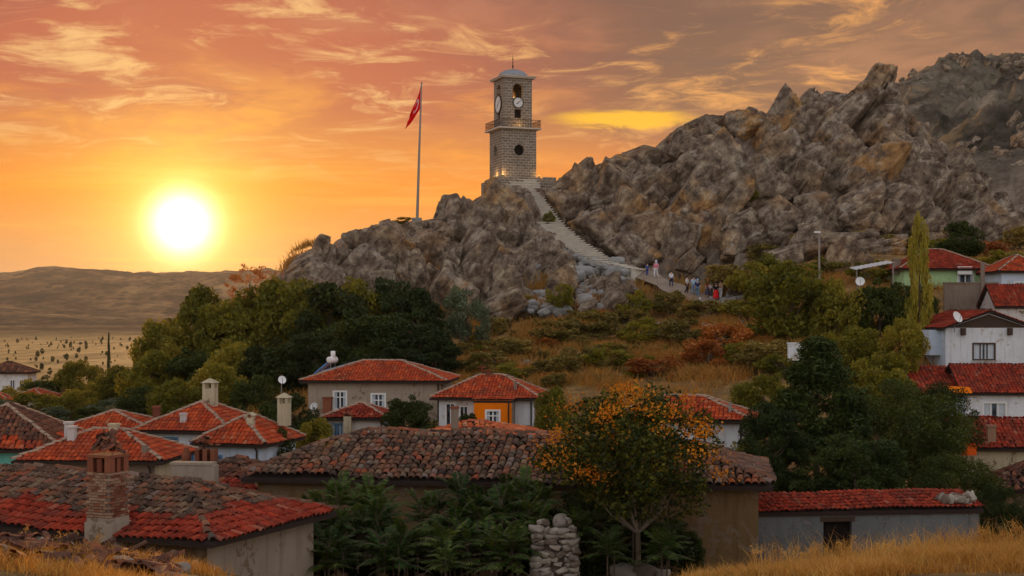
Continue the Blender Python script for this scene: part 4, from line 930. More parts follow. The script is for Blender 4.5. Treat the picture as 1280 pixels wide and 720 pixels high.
for i in range(34):
    o = link('ballast_stone', rs.choice(RS), shed); s_ = rs.uniform(.09, .17)
    o.location = (L3 / 2 - .95 + rs.uniform(-.2, .95), rs.uniform(0, .7), 2.26 + rs.uniform(0, .25)); o.scale = (s_ * 1.3, s_, s_ * .8); o.rotation_euler = (rs.random(), rs.random(), rs.random() * 6)
# rubble pillar
gp = P(693, 730, 37.5); pil = thing('rubble_stone_pillar', 'squat pillar of stacked rubble stones among the bushes', 'stone pillar', tuple(gp))
mb = MB(); mb.box(-.42, .42, -.3, .3, -.5, 1.42); mb.build('earth_core', JOINT, pil)
for lv in range(11):
    for k in range(14):
        a = k / 14 * 6.283 + lv * .3 + rs.gauss(0, .1); w_, d_ = .52, .38
        x_, y_ = max(-w_, min(w_, math.cos(a) * .75)), max(-d_, min(d_, math.sin(a) * .6))
        if y_ > .3: continue
        o = link('stone', rs.choice(RS), pil); s_ = rs.uniform(.085, .15); o.location = (x_ * (1 - lv * .012), y_, .0 + lv * .148 + rs.gauss(0, .02)); o.scale = (s_ * 1.6, s_ * 1.1, s_ * .78); o.rotation_euler = (rs.gauss(0, .2), rs.gauss(0, .25), a + 1.57)
for i in range(12):
    o = link('stone', rs.choice(RS), pil); s_ = rs.uniform(.1, .17); o.location = (rs.uniform(-.4, .4), rs.uniform(-.3, .3), 1.56 + rs.random() * .12); o.scale = (s_ * 1.4, s_, s_ * .8); o.rotation_euler = (rs.random(), rs.random(), rs.random() * 6)
for i, (a, b, s_) in enumerate(((783, 717, .34), (806, 716, .4), (824, 718, .26))):
    o = link('boulder', RS[i % 3], None, tuple(P(a, b, 38.3)), label='pale flat stone lying at the foot of the yellow flowered tree', category='stone', group='stones at the tree foot'); o.scale = (s_ * 1.3, s_, s_ * .7); o.rotation_euler = (.1, .2, i * 1.3)

# ------------------------------------------------------------------ houses on the left
W2 = dict(mull=1); WB = dict(frame=FRAMEB, glass=GLASSB, mull=0, curtain=0, sill=False); WS = dict(mull=1, bar=True)
house('turquoise_house', 'turquoise painted house with brown tiled hip roof and red eave strip', -10, 561, 62, 5.4, 6.2, 3.0, 'hip', 1.75, .45, TURQ, BROWN, .22, .34, .06, 6, band=2, bandmat=RED, windows=[('f', 3.15, 1.0, .62, 1.2, WS)], jit=.18, chimneys=[(3.05, 1.2, 3.0, .34, .34, 1.0, PINKG, 'slab')])
house('brown_walled_house', 'long low house with pale ridged red roof beside the turquoise house', 112, 575, 57, 5.4, 4.2, 2.4, 'hip', 1.05, .4, CREAM, RED, .2, .31, .042, -4, chimneys=[(-1.2, 1.2, 2.7, .3, .3, .9, PINKG, 'slab'), (.3, 2.0, 2.9, .36, .3, .75, CREAM, 'slab'), (2.2, .2, 2.3, .2, .2, .7, CONC, None)], jit=.08, walls_by={'f': CONC})
house('long_red_roofed_house', 'house showing only a long straight red roof behind brown walled house', 128, 541, 72, 5.0, 5.0, 2.6, 'hip', .95, .4, BEIGE, RED, .2, .31, .042, 2, chimneys=[(2.1, 3.0, 3.2, .34, .34, .5, BRICKR, 'slab')], jit=.06)
house('white_cottage', 'white cottage with three blue windows and tall capped chimney on ridge', 231, 538, 69, 4.3, 5.0, 2.4, 'hip', 1.25, .4, WHITE, RED, .2, .31, .042, -10, windows=[('f', .60, .75, .5, 1.25, WB), ('f', 1.25, .75, .5, 1.25, WB), ('f', 2.5, .75, .55, 1.2, WB)],
      chimneys=[(.3, 2.5, 3.3, .62, .55, 1.05, CREAM, 'gabled'), (-.2, .3, 2.4, .26, .26, .75, PINKG, 'slab')], jit=.06)
house('white_annex', 'white annex with hipped red roof and open brick chimney in front', 288, 554, 64, 3.0, 4.0, 2.4, 'hip', 1.1, .35, BLUEW, RED, .2, .31, .042, -14, windows=[('f', .55, .6, .5, 1.2, WB)], chimneys=[(.55, 1.0, 2.7, .3, .3, .8, CREAM, 'tiles'), (1.3, 3.1, 3.0, .5, .5, 1.05, CREAM, 'gabled')], jit=.1)
house('old_tiled_outhouse', 'outhouse under brown mossy tiles with a red strip at one corner', 262, 612, 45, 3.6, 3.6, 2.0, 'hip', .82, .35, CREAM, BROWN, .21, .31, .07, -18, band=2, bandmat=REDD, jit=.25, wob=.05, capmat=OLD)
mb = MB(); mb.box(-.68, .68, -.2, .2, 0, 1.5); mb.box(-.72, .60, -.23, .23, 1.5, 1.58)
o = mb.build('parapet_block', BEIGE, None, label='blunt grey plaster parapet block rising between the tiled roofs', category='parapet'); o.location = P(244, 642, 43); o.rotation_euler = (0, 0, -.15)
bc = thing('brick_chimney', 'dark red brick chimney with clay pots before white annex', 'chimney', tuple(P(258, 582, 47)))
mb = MB(); mb.box(-.36, .36, -.3, .3, -.6, .15); mb.build('base', BRICKR, bc)
for i, x_ in enumerate((-.26, 0, .26)):
    mb = MB(); mb.box(x_ - .07, x_ + .07, -.28, .28, .15, .55); mb.build('pier', BRICKR, bc)
for i in range(9):
    o = link('cap_tile', tme, bc); o.location = (rs.uniform(-.3, .3), rs.uniform(-.3, .1), .6 + .07 * (i // 3) + .02 * i); o.rotation_euler = (rs.gauss(.1, .15), rs.gauss(0, .2), rs.gauss(0, .3)); o.scale = (1, .8, 1)
mb = MB(); mb.lathe([(.13, 0), (.17, .12), (.15, .32), (.08, .42), (.11, .5)], 14); o = mb.build('clay_pot', BRICKR, None, True, label='rounded dark clay chimney pot beside the red brick chimney', category='pot'); o.location = P(233, 578, 47)

# ------------------------------------------------------------------ houses in the middle
m1 = house('beige_house', 'two storey beige house with white windows, red roof and solar heater', 468, 476, 88, 8.4, 6.0, 3.6, 'hip', 1.15, .45, BEIGE, RED, .2, .31, .042, -4, windows=[('f', 1.65, 1.85, .75, 1.05, WS), ('f', 4.05, 1.6, .8, 1.15, dict(mull=1, bar=True))], jit=.06, chimneys=[(-2.9, -.3, .4, .5, .45, 2.1, BRICKR, 'slab')])
sh = thing('solar_water_heater', 'solar water heater with blue panel and white tank on beige house roof', 'solar heater', tuple(P(408, 462, 90)), rad(-18)); sh.scale = (.75, .75, .75); mb = MB(); M = Matrix.Rotation(rad(-38), 4, 'Y'); mb.box(-1.0, .55, -.5, .5, 0, .08, Matrix.Translation((-.1, 0, .25)) @ M); mb.build('panel', m_plain('blue_collector', srgb(96, 150, 206), .25, .1), sh)
mb = MB(); mb.lathe([(.05, -.62), (.27, -.6), (.27, .6), (.05, .62)], 16, Matrix.Translation((.55, 0, .85)) @ Matrix.Rotation(rad(90), 4, 'X')); mb.build('tank', FRAMEW, sh, True); mb = MB(); mb.lathe([(.05, -.3), (.2, -.28), (.2, .28), (.05, .3)], 14, Matrix.Translation((.62, 0, 1.3))); mb.build('expansion_tank', FRAMEW, sh, True); mb = MB()
for sy in (-.45, .45): mb.tube([(.6, sy, -.4), (.6, sy, .75)], .03, 6); mb.tube([(-.9, sy, -.5), (.55, sy, .6)], .03, 6)
mb.build('stand', STEEL, sh, kind='stuff')
mb = MB(); a, b = P(402, 468, 89.0), P(444, 458, 90.6); c_, e = P(490, 456, 91.2), P(492, 465, 91.0)
for q0, q1 in ((a, b), (b, c_)):
    mb.poly([q0, q1, q1 + Vector((.1, .1, .35)), q0 + Vector((-.05, .1, .22))]); mb.poly([q0 + Vector((-.05, .1, .22)), q1 + Vector((.1, .1, .35)), q1 + Vector((.1, .7, .3)), q0 + Vector((0, .6, .2))])
mb.poly([c_, e, e + Vector((.05, .5, .1)), c_ + Vector((.1, .7, .3))])
mb.build('roof_tarpaulin', m_plain('grey_blue_sheet', srgb(140, 156, 180), .6, .4), None, label='grey blue sheet laid along the ridge of the beige house', category='sheet')
house('low_annex', 'low annex with small red roof and blue window below beige house', 444, 522, 80, 3.4, 3.2, 2.3, 'hip', .7, .3, BLUEW, REDD, .2, .31, .042, -6, windows=[('f', .35, .9, .55, 1.0, dict(frame=FRAMEB, glass=GLASSB))], chimneys=[(-.35, -.35, 1.4, .42, .36, 1.0, CREAM, 'tiles', BRICKR)], jit=.18, walls_by={'f': PINKG})
o2 = house('orange_house', 'hip roofed house with bright orange front beside a white porch', 616, 500, 83, 2.25, 4.2, 2.1, 'hip', .1, .05, ORANGEP, RED, .2, .31, .042, -8, windows=[('f', .75, .55, .75, .9, WS)], caps=False, walls_by={'r': CONC})
house('white_porch_house', 'white walled house with red hip roof and dark porch bays', 608, 497, 84.6, 5.8, 4.4, 2.2, 'hip', 1.25, .5, WHITE, RED, .2, .31, .042, -8, windows=[('f', .45, .2, .5, 1.6, dict(curtain=0, sill=False)), ('f', 1.3, .55, .45, 1.1, dict(curtain=0))], jit=.08, walls_by={'r': CONC}, chimneys=[(-.2, 2.0, 3.2, .28, .28, .5, BRICKR, 'slab'), (1.7, .4, 2.5, .16, .16, .7, CONC, None)])
mb = MB(); q = P(603, 475, 86); mb.tube([q, q + Vector((0, 0, .9))], .03, 6); mb.tube([q + Vector((-.3, 0, .75)), q + Vector((.3, 0, .8))], .015, 5); mb.tube([q + Vector((-.22, 0, .6)), q + Vector((.22, 0, .62))], .015, 5)
mb.build('roof_aerial', m_plain('rusty_red_metal', srgb(150, 60, 44), .7, .3), None, label='thin reddish aerial mast on the white porch house ridge', category='aerial')
house('low_tiled_barn', 'barn with low orange brown tile roof behind the long mud house', 586, 556, 54, 5.0, 4.6, 2.2, 'hip', .72, .35, CREAM, ORNG, .22, .33, .065, -4, jit=.28, wob=.06, chimneys=[(-.6, .5, 2.0, .27, .27, 1.55, CONC, 'slab', BRICKR)], capmat=ORNG)
house('cream_side_house', 'pale walled house with red hip roof behind yellow flowered tree', 850, 524, 66, 6.0, 4.2, 2.3, 'hip', .95, .4, CREAM, RED, .2, .31, .042, -12, chimneys=[(2.3, .4, 2.4, .14, .14, .7, STEEL, None)], jit=.08, walls_by={'r': BEIGE, 'f': WHITE})
mb = MB(); mb.box(-.55, .55, -.1, .1, 0, 1.1); mb.box(-.6, .6, -.14, .14, 1.1, 1.2); mb.box(.56, .74, -.3, .3, 0, .9)
o = mb.build('white_garden_wall', WHITE, None, label='short stub of white garden wall on the scrubby slope', category='wall'); o.location = P(995, 451, 92); o.rotation_euler = (0, 0, .2)

# ------------------------------------------------------------------ houses on the right
house('green_house', 'pale green house with hipped dull red roof and white shutter', 1183, 336, 118, 7.2, 6.0, 3.0, 'hip', 1.75, .5, GREENP, REDD, .22, .33, .045, 2, windows=[('f', 4.6, 1.2, 1.25, 1.3, dict(mull=1, curtain=.3))], chimneys=[(-3.8, 1.4, 2.6, .6, .55, 1.2, CONC, 'slab')], jit=.05)
mb = MB(); q = P(1206, 339, 117.7); mb.box(-.62, .62, -.06, 0, -.25, .4); o = mb.build('roller_shutter', FRAMEW, None, label='half lowered white roller shutter on the green house window', category='shutter'); o.location = q; o.rotation_euler = (0, 0, rad(2))
house('blue_white_house', 'bluish white house with hipped red roof next to the green house', 1283, 339, 113, 4.0, 5.0, 2.9, 'hip', 1.35, .4, BLUEW, RED, .22, .33, .045, 0, windows=[('f', 1.05, .9, .8, 1.1, W2)], jit=.05)
mb = MB(); mb.box(-2.05, 2.05, 0, .3, -3.2, 2.55); mb.box(.7, 1.0, -.14, -.003, -3.2, 4.2); mb.box(-2.1, 2.1, -.06, .36, 2.55, 2.66)
o = mb.build('concrete_retaining_wall', CONC, None, label='bare brown concrete block wall below the green house', category='wall'); o.location = P(1214, 396, 108)
house('red_slope_house', 'pale house with steep bright red roof above white gabled house', 1277, 383, 104, 3.7, 3.6, 2.0, 'gable_x', 1.6, .2, PINKG, REDD, .22, .33, .05, 0, jit=.06, caps=False)
h4 = house('white_gabled_house', 'white gabled house with triple window and satellite dish on its roof', 1236, 410, 97, 6.2, 6.5, 3.0, 'gable_y', 1.2, .35, WHITE, REDD, .22, .33, .05, 6, windows=[('f', 2.0, .85, 1.5, 1.05, dict(frame=FRAMED, mull=2, curtain=.9))], jit=.08, walls_by={'l': BLUEW}, capmat=OLD)
mb = MB(); mb.poly([(-2.9, -.02, 3.02), (2.9, -.02, 3.02), (0, -.02, 3.95)]); mb.build('gable_boarding', TIMBER, h4)
for x_ in (-1.9, 1.45):
    mb = MB(); mb.box(x_ - .14, x_ + .14, -.3, .1, 2.5, 3.0); mb.build('roof_bracket', TIMBER, h4)
mb = MB(); mb.box(-.55, .55, 0, 2, 0, 1.75); o = mb.build('lean_to_store', BLUEW, None, label='small bluish lean-to store against the white gabled house', category='store'); o.location = P(1172, 444, 97.5)
def dish(loc, r, label, yaw, mast=.7):
    t = thing('satellite_dish', label, 'satellite dish', loc, yaw, None); mb = MB(); prof = [(r * k / 6, .35 * r * (k / 6) ** 2) for k in range(7)]
    M = Matrix.Translation((0, -.1, mast)) @ Matrix.Rotation(rad(62), 4, 'X'); b0 = len(mb.v); n = 20
    for rr, zz_ in prof:
        for k in range(n): mb.v.append(tuple(M @ Vector((rr * math.cos(6.2832 * k / n) * .92, rr * math.sin(6.2832 * k / n), zz_))))
    for i in range(6):
        for k in range(n): mb.f.append((b0 + i * n + k, b0 + i * n + (k + 1) % n, b0 + (i + 1) * n + (k + 1) % n, b0 + (i + 1) * n + k))
    mb.build('reflector', FRAMEW, t, True); mb = MB(); mb.tube([(0, .06, -.3), (0, .02, mast)], .03, 6); mb.build('mast', STEEL, t); mb = MB(); mb.tube([M @ Vector((0, -r * .9, .3 * r)), M @ Vector((0, 0, r * 1.05))], .018, 5); mb.build('feed_arm', STEEL, t)
dish(P(1194, 410, 96.5), .42, 'white satellite dish on the white gabled house eave', rad(30)); dish(P(1075, 364, 108), .38, 'white satellite dish by the corrugated canopy', rad(-10)); dish(P(352, 490, 84), .26, 'white satellite dish poking out of trees left of beige house', rad(20)); dish(P(394, 524, 79), .24, 'small white dish beside low annex', rad(-20))
h5 = house('white_red_roofed_house', 'white house with broad red roof, framed window and orange awning', 1262, 491, 88, 5.4, 5.5, 2.7, 'gable_x', 1.65, .35, WHITE, REDD, .22, .33, .05, -3, windows=[('f', 1.1, .85, 1.35, 1.2, dict(mull=2, curtain=.8))], jit=.14, caps=False)
mb = MB(); mb.box(-3.7, -2.74, .3, 5, 0, 2.4); mb.build('side_wing', BLUEW, h5)
rfp, _ = roof_planes('lean', 2.5, 4.4, 2.5, 1.75, .2); mb = MB(); mb.poly([v + Vector((-4.05, .5, -.05)) for v in rfp[0]]); wr = mb.build('wing_roof', SOIL, h5)
fr = tile_frames([v + Vector((-4.05, .5, 0)) for v in rfp[0]], .26, .38, rs, .1); tiles_joined('tile_courses', fr, tile_template(.255, .49, .06), REDD, wr)
mb = MB(); a = P(1176, 482, 85.2); b = P(1212, 484, 85.2)
for i in range(6):
    u0, u1 = a.lerp(b, i / 6), a.lerp(b, (i + 1) / 6); dz = Vector((0, -.55, -.32)); s0 = Vector((0, 0, -.04 * (i % 2))); s1 = Vector((0, 0, -.04 * ((i + 1) % 2))); mb.poly([u0, u1, u1 + dz + s1, u0 + dz + s0])
mb.build('awning', ORANGEP, None, label='orange cloth awning slung under the red eave', category='awning')
house('brick_chimney_house', 'house with worn red roof and square brick chimney by pine crown', 1262, 560, 74, 5.0, 4.2, 2.2, 'gable_x', 1.35, .35, CREAM, REDD, .22, .33, .05, -4, chimneys=[(-.9, .2, 2.1, .42, .4, 1.2, BRICK, 'slab')], jit=.18, wob=.05, caps=False, capmat=OLD)
mb = MB(); mb.box(-.35, .35, -.02, .02, -.55, .1); mb.box(-.3, .32, -.05, -.021, -.5, .05); o = mb.build('hanging_cloth', m_plain('orange_cloth', srgb(255, 106, 20), .8, .15), None, label='vivid orange cloth hanging at the worn roof edge', category='cloth'); o.location = P(1212, 556, 73)
house('ruined_outbuilding', 'half ruined outbuilding under brown tumbled tiles below brick chimney house', 1288, 612, 62, 3.6, 4.0, 1.6, 'hip', 1.1, .3, MUD, BROWN, .22, .33, .07, -20, jit=.5, wob=.12, capmat=BROWN)
cnp = thing('corrugated_canopy', 'whitish corrugated canopy on posts beside dark trees', 'canopy', tuple(P(1092, 362, 109))); mb = MB()
for i in range(16):
    x0_, x1_ = -1.5 + i * .1875, -1.5 + (i + 1) * .1875; z0_, z1_ = 1.5 + .04 * (i % 2) + i * .035, 1.5 + .04 * ((i + 1) % 2) + (i + 1) * .035; mb.poly([(x0_, -.6, z0_), (x1_, -.6, z1_), (x1_, 1.6, z1_ + .25), (x0_, 1.6, z0_ + .25)])
mb.build('sheet', m_plain('white_sheet_metal', srgb(206, 206, 204), .5, .3), cnp)
for x_ in (-1.4, 1.4): mb = MB(); mb.tube([(x_, -.4, -.5), (x_, -.4, 1.5 + (x_ + 1.5) * .187)], .05, 6); mb.build('post', STEEL, cnp)
lp = thing('street_lamp', 'slim grey street lamp post standing by the rocks', 'street lamp', tuple(P(1024, 345, 118))); mb = MB(); mb.tube([(0, 0, -.5), (0, 0, 3.6)], [.1, .07], 8); mb.build('post', STEEL, lp); mb = MB(); mb.box(-.42, .1, -.1, .1, 3.6, 3.76); mb.build('lamp_head', FRAMEW, lp)
# far houses below the plain
house('distant_white_house', 'distant white house with dark red roof under the plain', 6, 466, 190, 6.0, 6.0, 3.4, 'hip', 1.5, .5, WHITE, BROWN, .5, .6, .08, 8, windows=[('f', 3.6, 1.2, .8, 1.2), ('f', 4.9, 1.2, .6, 1.2)], jit=.1, caps=False)
house('distant_red_roof_house', 'distant red roofed house half hidden by trees', 32, 500, 140, 3.8, 4.5, 2.6, 'hip', 1.0, .4, WHITE, RED, .4, .5, .08, -10, jit=.1)
house('distant_corner_house', 'distant pale house behind trees with sunlit wall', -6, 503, 150, 3.0, 4, 2.6, 'hip', .9, .4, WHITE, RED, .4, .5, .08, 10, jit=.1)
house('distant_brown_house', 'distant brown walled house among trees below the plain', 78, 503, 135, 1.9, 4.5, 2.6, 'gable_y', 1.0, .3, BEIGE, BROWN, .4, .5, .08, 14, jit=.15, capmat=BROWN)

# ------------------------------------------------------------------ plants
LEAF = m_leaf('broad_leaves', [(0, srgb(66, 70, 24)), (.35, srgb(100, 102, 34)), (.65, srgb(136, 130, 46)), (1, srgb(176, 158, 64))], .45)
LEAFD = m_leaf('dark_leaves', [(0, srgb(38, 46, 22)), (.4, srgb(54, 66, 28)), (.7, srgb(72, 84, 34)), (1, srgb(98, 102, 44))])
PINE = m_leaf('pine_needles', [(0, srgb(28, 38, 18)), (.4, srgb(42, 56, 22)), (.7, srgb(62, 76, 28)), (1, srgb(88, 96, 38))], .2)
OLIVE = m_leaf('grey_green_leaves', [(0, srgb(66, 78, 62)), (.5, srgb(92, 106, 80)), (1, srgb(122, 130, 98))], .25)
SHRUB = m_leaf('shrub_leaves', [(0, srgb(88, 82, 40)), (.4, srgb(122, 110, 54)), (.7, srgb(150, 130, 66)), (1, srgb(176, 148, 84))], .3)
RUST = m_leaf('rusty_or_sun_tinted_leaves', [(0, srgb(116, 70, 34)), (.4, srgb(160, 96, 44)), (.7, srgb(190, 122, 56)), (1, srgb(206, 152, 84))], .3)
POPL = m_leaf('poplar_leaves', [(0, srgb(96, 104, 36)), (.4, srgb(136, 134, 44)), (.7, srgb(168, 156, 58)), (1, srgb(190, 170, 76))], .35)
YEL = m_leaf('yellow_pods', [(0, srgb(170, 94, 16)), (.4, srgb(206, 124, 24)), (.7, srgb(226, 150, 36)), (1, srgb(220, 176, 70))], .3)
FERN = m_leaf('frond_leaves', [(0, srgb(34, 52, 24)), (.4, srgb(52, 76, 30)), (.7, srgb(80, 102, 42)), (1, srgb(124, 136, 66))], .3)
GRASS = m_leaf('dry_grass', [(0, srgb(150, 106, 50)), (.35, srgb(196, 146, 70)), (.65, srgb(222, 178, 96)), (1, srgb(236, 206, 140))], .3)
GRASSM = m_leaf('slope_grass', [(0, srgb(112, 92, 46)), (.3, srgb(156, 122, 62)), (.6, srgb(186, 138, 66)), (.8, srgb(186, 110, 52)), (1, srgb(206, 170, 100))], .3)
BARK = m_plain('bark', srgb(112, 96, 80), .95, .5, 5, bump=.6); BARKP = m_plain('pale_bark', srgb(176, 164, 142), .9, .4, 5, bump=.5)

def leaves_np(C, size, r, elong=1.8, up=.3, droop=None):
    """one rhombic leaf per row of C, random orientation with a bias towards facing up"""
    n = len(C); nv = r.normal(size=(n, 3)); nv[:, 2] = np.abs(nv[:, 2]) + up; nv /= np.linalg.norm(nv, axis=1)[:, None]
    t = r.normal(size=(n, 3)); t -= (t * nv).sum(1)[:, None] * nv; t /= np.linalg.norm(t, axis=1)[:, None]; b = np.cross(nv, t)
    s = size * r.uniform(.6, 1.4, n)[:, None]
    V = np.stack([C - t * s * elong * .5, C + b * s * .5 + nv * s * .12, C + t * s * elong * .5, C - b * s * .5 + nv * s * .12], 1).reshape(-1, 3)
    return V, np.arange(4 * n).reshape(-1, 4)
def cloud(r, n_cl, per, dims, clr, shape='ball', flat=.8, hollow=.45):
    """leaf centres gathered in clumps spread unevenly through a crown volume (unit size dims)"""
    out_ = []
    for _ in range(n_cl):
        v = r.normal(size=3); v /= np.linalg.norm(v); rr = r.uniform(hollow, 1) ** .6
        if shape == 'cone': h = r.uniform(0, 1) ** 1.25; a = r.uniform(0, 6.283); k = (1 - h) ** .8 * r.uniform(.55, 1); c = np.array([math.cos(a) * k, math.sin(a) * k, h * 2 - 1])
        elif shape == 'column': h = r.uniform(-1, 1); a = r.uniform(0, 6.283); k = math.sqrt(max(0, 1 - abs(h) ** 3)) * r.uniform(.3, 1); c = np.array([math.cos(a) * k, math.sin(a) * k, h])
        else: c = v * rr; c[2] = c[2] if c[2] > -.55 else -.55 + .2 * r.normal()
        c = c * np.array(dims); cr = clr * r.uniform(.65, 1.35); m = int(per * (cr / clr) ** 2)
        q = r.normal(size=(m, 3)); q /= np.linalg.norm(q, axis=1)[:, None]; q *= (r.uniform(.25, 1, m) ** .5)[:, None]
        q[:, 2] *= flat; out_.append(c + q * cr)
    return np.concatenate(out_)
def trunk_mesh(name, h, r0, mat, rnd_, limbs=6, spread=1.2, fork=.4, limb_r=.4, toph=None):
    mb = MB(); pts = [Vector((0, 0, -.5))]; n = 6
    for i in range(1, n + 1): pts.append(Vector((rnd_.gauss(0, .04) * h * .3, rnd_.gauss(0, .04) * h * .3, h * i / n)))
    mb.tube(pts, [r0 * (1.25 - .9 * i / n) for i in range(n + 1)], 8)
    for k in range(limbs):
        a = k / limbs * 6.283 + rnd_.gauss(0, .4); z0 = h * rnd_.uniform(fork, .95); ln = spread * rnd_.uniform(.6, 1.1); e = Vector((math.cos(a) * ln, math.sin(a) * ln, z0 + ln * rnd_.uniform(.5, 1.1))); s0 = Vector((0, 0, z0))
        m_ = s0.lerp(e, .5) + Vector((rnd_.gauss(0, .08), rnd_.gauss(0, .08), -.08 * ln)); mb.tube([s0, m_, e], [r0 * limb_r, r0 * limb_r * .7, r0 * .12], 6)
    return mb.mesh(name, mat, True)
# prototypes: list of (crown mesh, trunk mesh); every crown spans about 2 x 2 x 2 m and stands with its foot at z = 0 once placed
def proto(kind, seed):
    r = np.random.default_rng(seed); rn = random.Random(seed)
    if kind == 'broad': C = cloud(r, 62, 150, (1, 1, .95), .27); sz = .062; mat = LEAF; tr_ = (1.2, .07, 7, .6)
    elif kind == 'dark': C = cloud(r, 62, 150, (1, 1, .95), .25); sz = .060; mat = LEAFD; tr_ = (1.2, .07, 7, .6)
    elif kind == 'pine': C = cloud(r, 80, 130, (1, 1, 1), .24, flat=.5, hollow=.35); sz = .052; mat = PINE; tr_ = (1.5, .06, 9, .55)
    elif kind == 'olive': C = cloud(r, 48, 130, (1, 1, .95), .26); sz = .055; mat = OLIVE; tr_ = (1.1, .06, 6, .6)
    elif kind == 'pinenear': C = cloud(r, 170, 190, (1, 1, 1), .17, flat=.6, hollow=.35); sz = .02; mat = PINE; tr_ = (1.5, .05, 10, .55)
    elif kind == 'darknear': C = cloud(r, 130, 210, (1, 1, .95), .19, hollow=.4); sz = .026; mat = LEAFD; tr_ = (1.2, .05, 9, .6)
    elif kind == 'airy': C = cloud(r, 44, 60, (1, 1, .7), .17, flat=.4, hollow=.5); sz = .034; mat = RUST; tr_ = (1.1, .035, 9, .75)  # rust leaf colour puts the low sun's orange tint into this crown
    elif kind == 'conenear': C = cloud(r, 260, 120, (.95, .95, 1), .15, 'cone', .6); sz = .02; mat = PINE; tr_ = (1.8, .04, 8, .3)
    elif kind == 'cone': C = cloud(r, 90, 110, (.9, .9, 1), .20, 'cone', .55); sz = .05; mat = PINE; tr_ = (1.8, .05, 6, .3)
    elif kind == 'poplar': C = cloud(r, 80, 70, (1, 1, 1), .2, 'column', 1.0); sz = .07; mat = POPL; tr_ = (1.8, .06, 8, .4)
    elif kind == 'shrub': C = cloud(r, 30, 110, (1, 1, .8), .3); sz = .085; mat = SHRUB; tr_ = None
    elif kind == 'shrubg': C = cloud(r, 30, 110, (1, 1, .85), .3); sz = .085; mat = LEAF; tr_ = None
    elif kind == 'rust': C = cloud(r, 26, 90, (1, 1, .8), .32); sz = .09; mat = RUST; tr_ = None
    V, Fc = leaves_np(C + np.array([0, 0, 1.0]), sz, r, 3.6 if kind in ('pinenear', 'conenear') else 2.0 if kind in ('pine', 'cone') else 1.7)
    cm = mesh_np('crown', V, Fc, [mat])
    if tr_: tm_ = trunk_mesh('trunk', tr_[0], tr_[1], BARK, rn, tr_[2], tr_[3], .25)
    else:
        mb = MB()
        for k in range(7):
            a = rn.uniform(0, 6.28); mb.tube([(0, 0, -.2), (math.cos(a) * .3, math.sin(a) * .3, .6), (math.cos(a) * .6, math.sin(a) * .6, 1.3)], [.03, .022, .008], 5)
        tm_ = mb.mesh('stems', BARK)
    return cm, tm_
PR = {}
for kind, ns in (('broad', 4), ('dark', 3), ('pine', 2), ('olive', 2), ('cone', 1), ('poplar', 1), ('pinenear', 2), ('conenear', 1), ('darknear', 2), ('airy', 1), ('shrub', 3), ('shrubg', 2), ('rust', 3)):
    PR[kind] = [proto(kind, hash3(np.array([ord(kind[0])]), np.array([len(kind)]), np.array([i]), 3)[0] * 1e6 // 1 + i * 17 if False else (ord(kind[0]) * 31 + len(kind) * 7 + i * 101)) for i in range(ns)]
rt_ = random.Random(77)
def plant(name, label, cat, kind, px, top, base, w, D, group=None, stem='trunk', depth=None):
    """crown spanning rows top..base and w columns at distance D; foot set on the ground"""
    k = D / F; h = (base - top) * k; b = P(px, base, D); zt = (HZ - top) * k; zg = gz(b.x, b.y); zb = min(b.z, zg + .25) if cat != 'shrub' else zg - .1
    h = zt - zb
    o = thing(name, label, cat, (b.x, b.y, zb), rt_.uniform(0, 6.28), group); cm, tm_ = rt_.choice(PR[kind]); sx = w * k / 2 * .93
    o.scale = (sx, sx, h / 2.08); link('crown', cm, o); link(stem, tm_, o); return o
G1 = 'trees below the rocky outcrop'
L1_ = 'mid green broadleaf tree in the dense grove below the rocks'; L2_ = 'dark green broadleaf tree in the dense grove below the rocks'; L3_ = 'dark pine with flattened boughs in grove below the rocks'
for (px_, tp, bs, w, D, kd) in [(205, 400, 505, 80, 116, 'broad'), (246, 362, 500, 96, 121, 'broad'), (288, 372, 490, 96, 115, 'broad'), (330, 352, 480, 104, 118, 'broad'), (372, 345, 480, 104, 117, 'broad'), (412, 350, 478, 110, 115, 'dark'), (300, 420, 515, 90, 106, 'broad'), (190, 440, 520, 80, 108, 'broad'), (238, 432, 520, 90, 108, 'dark'),
                               (345, 420, 510, 96, 104, 'dark'), (395, 412, 490, 96, 104, 'dark'), (452, 340, 460, 90, 118, 'broad'), (440, 395, 480, 100, 106, 'dark'), (270, 455, 530, 80, 100, 'broad'), (225, 470, 535, 80, 99, 'broad'), (320, 465, 530, 70, 98, 'dark'), (180, 480, 540, 70, 102, 'dark'), (355, 370, 450, 70, 121, 'broad'), (275, 395, 470, 70, 118, 'broad')]:
    plant('broadleaf_tree', L1_ if kd == 'broad' else L2_, 'tree', kd, px_, tp, bs, w, D, G1)
for (px_, tp, bs, w, D) in [(490, 338, 470, 80, 117), (522, 352, 468, 74, 113), (480, 385, 475, 96, 107), (526, 398, 475, 92, 105), (545, 415, 470, 60, 103), (500, 430, 478, 80, 101), (455, 440, 490, 70, 100)]:
    plant('pine_tree', L3_, 'tree', 'pine', px_, tp, bs, w, D, G1)
plant('olive_tree', 'grey green rounded tree standing alone at the outcrop foot', 'tree', 'olive', 584, 352, 432, 68, 115)
plant('airy_tree', 'airy thin tree against the glowing sky on the ridge end', 'tree', 'airy', 312, 306, 380, 66, 121)
G2 = 'trees at the edge of the plain'
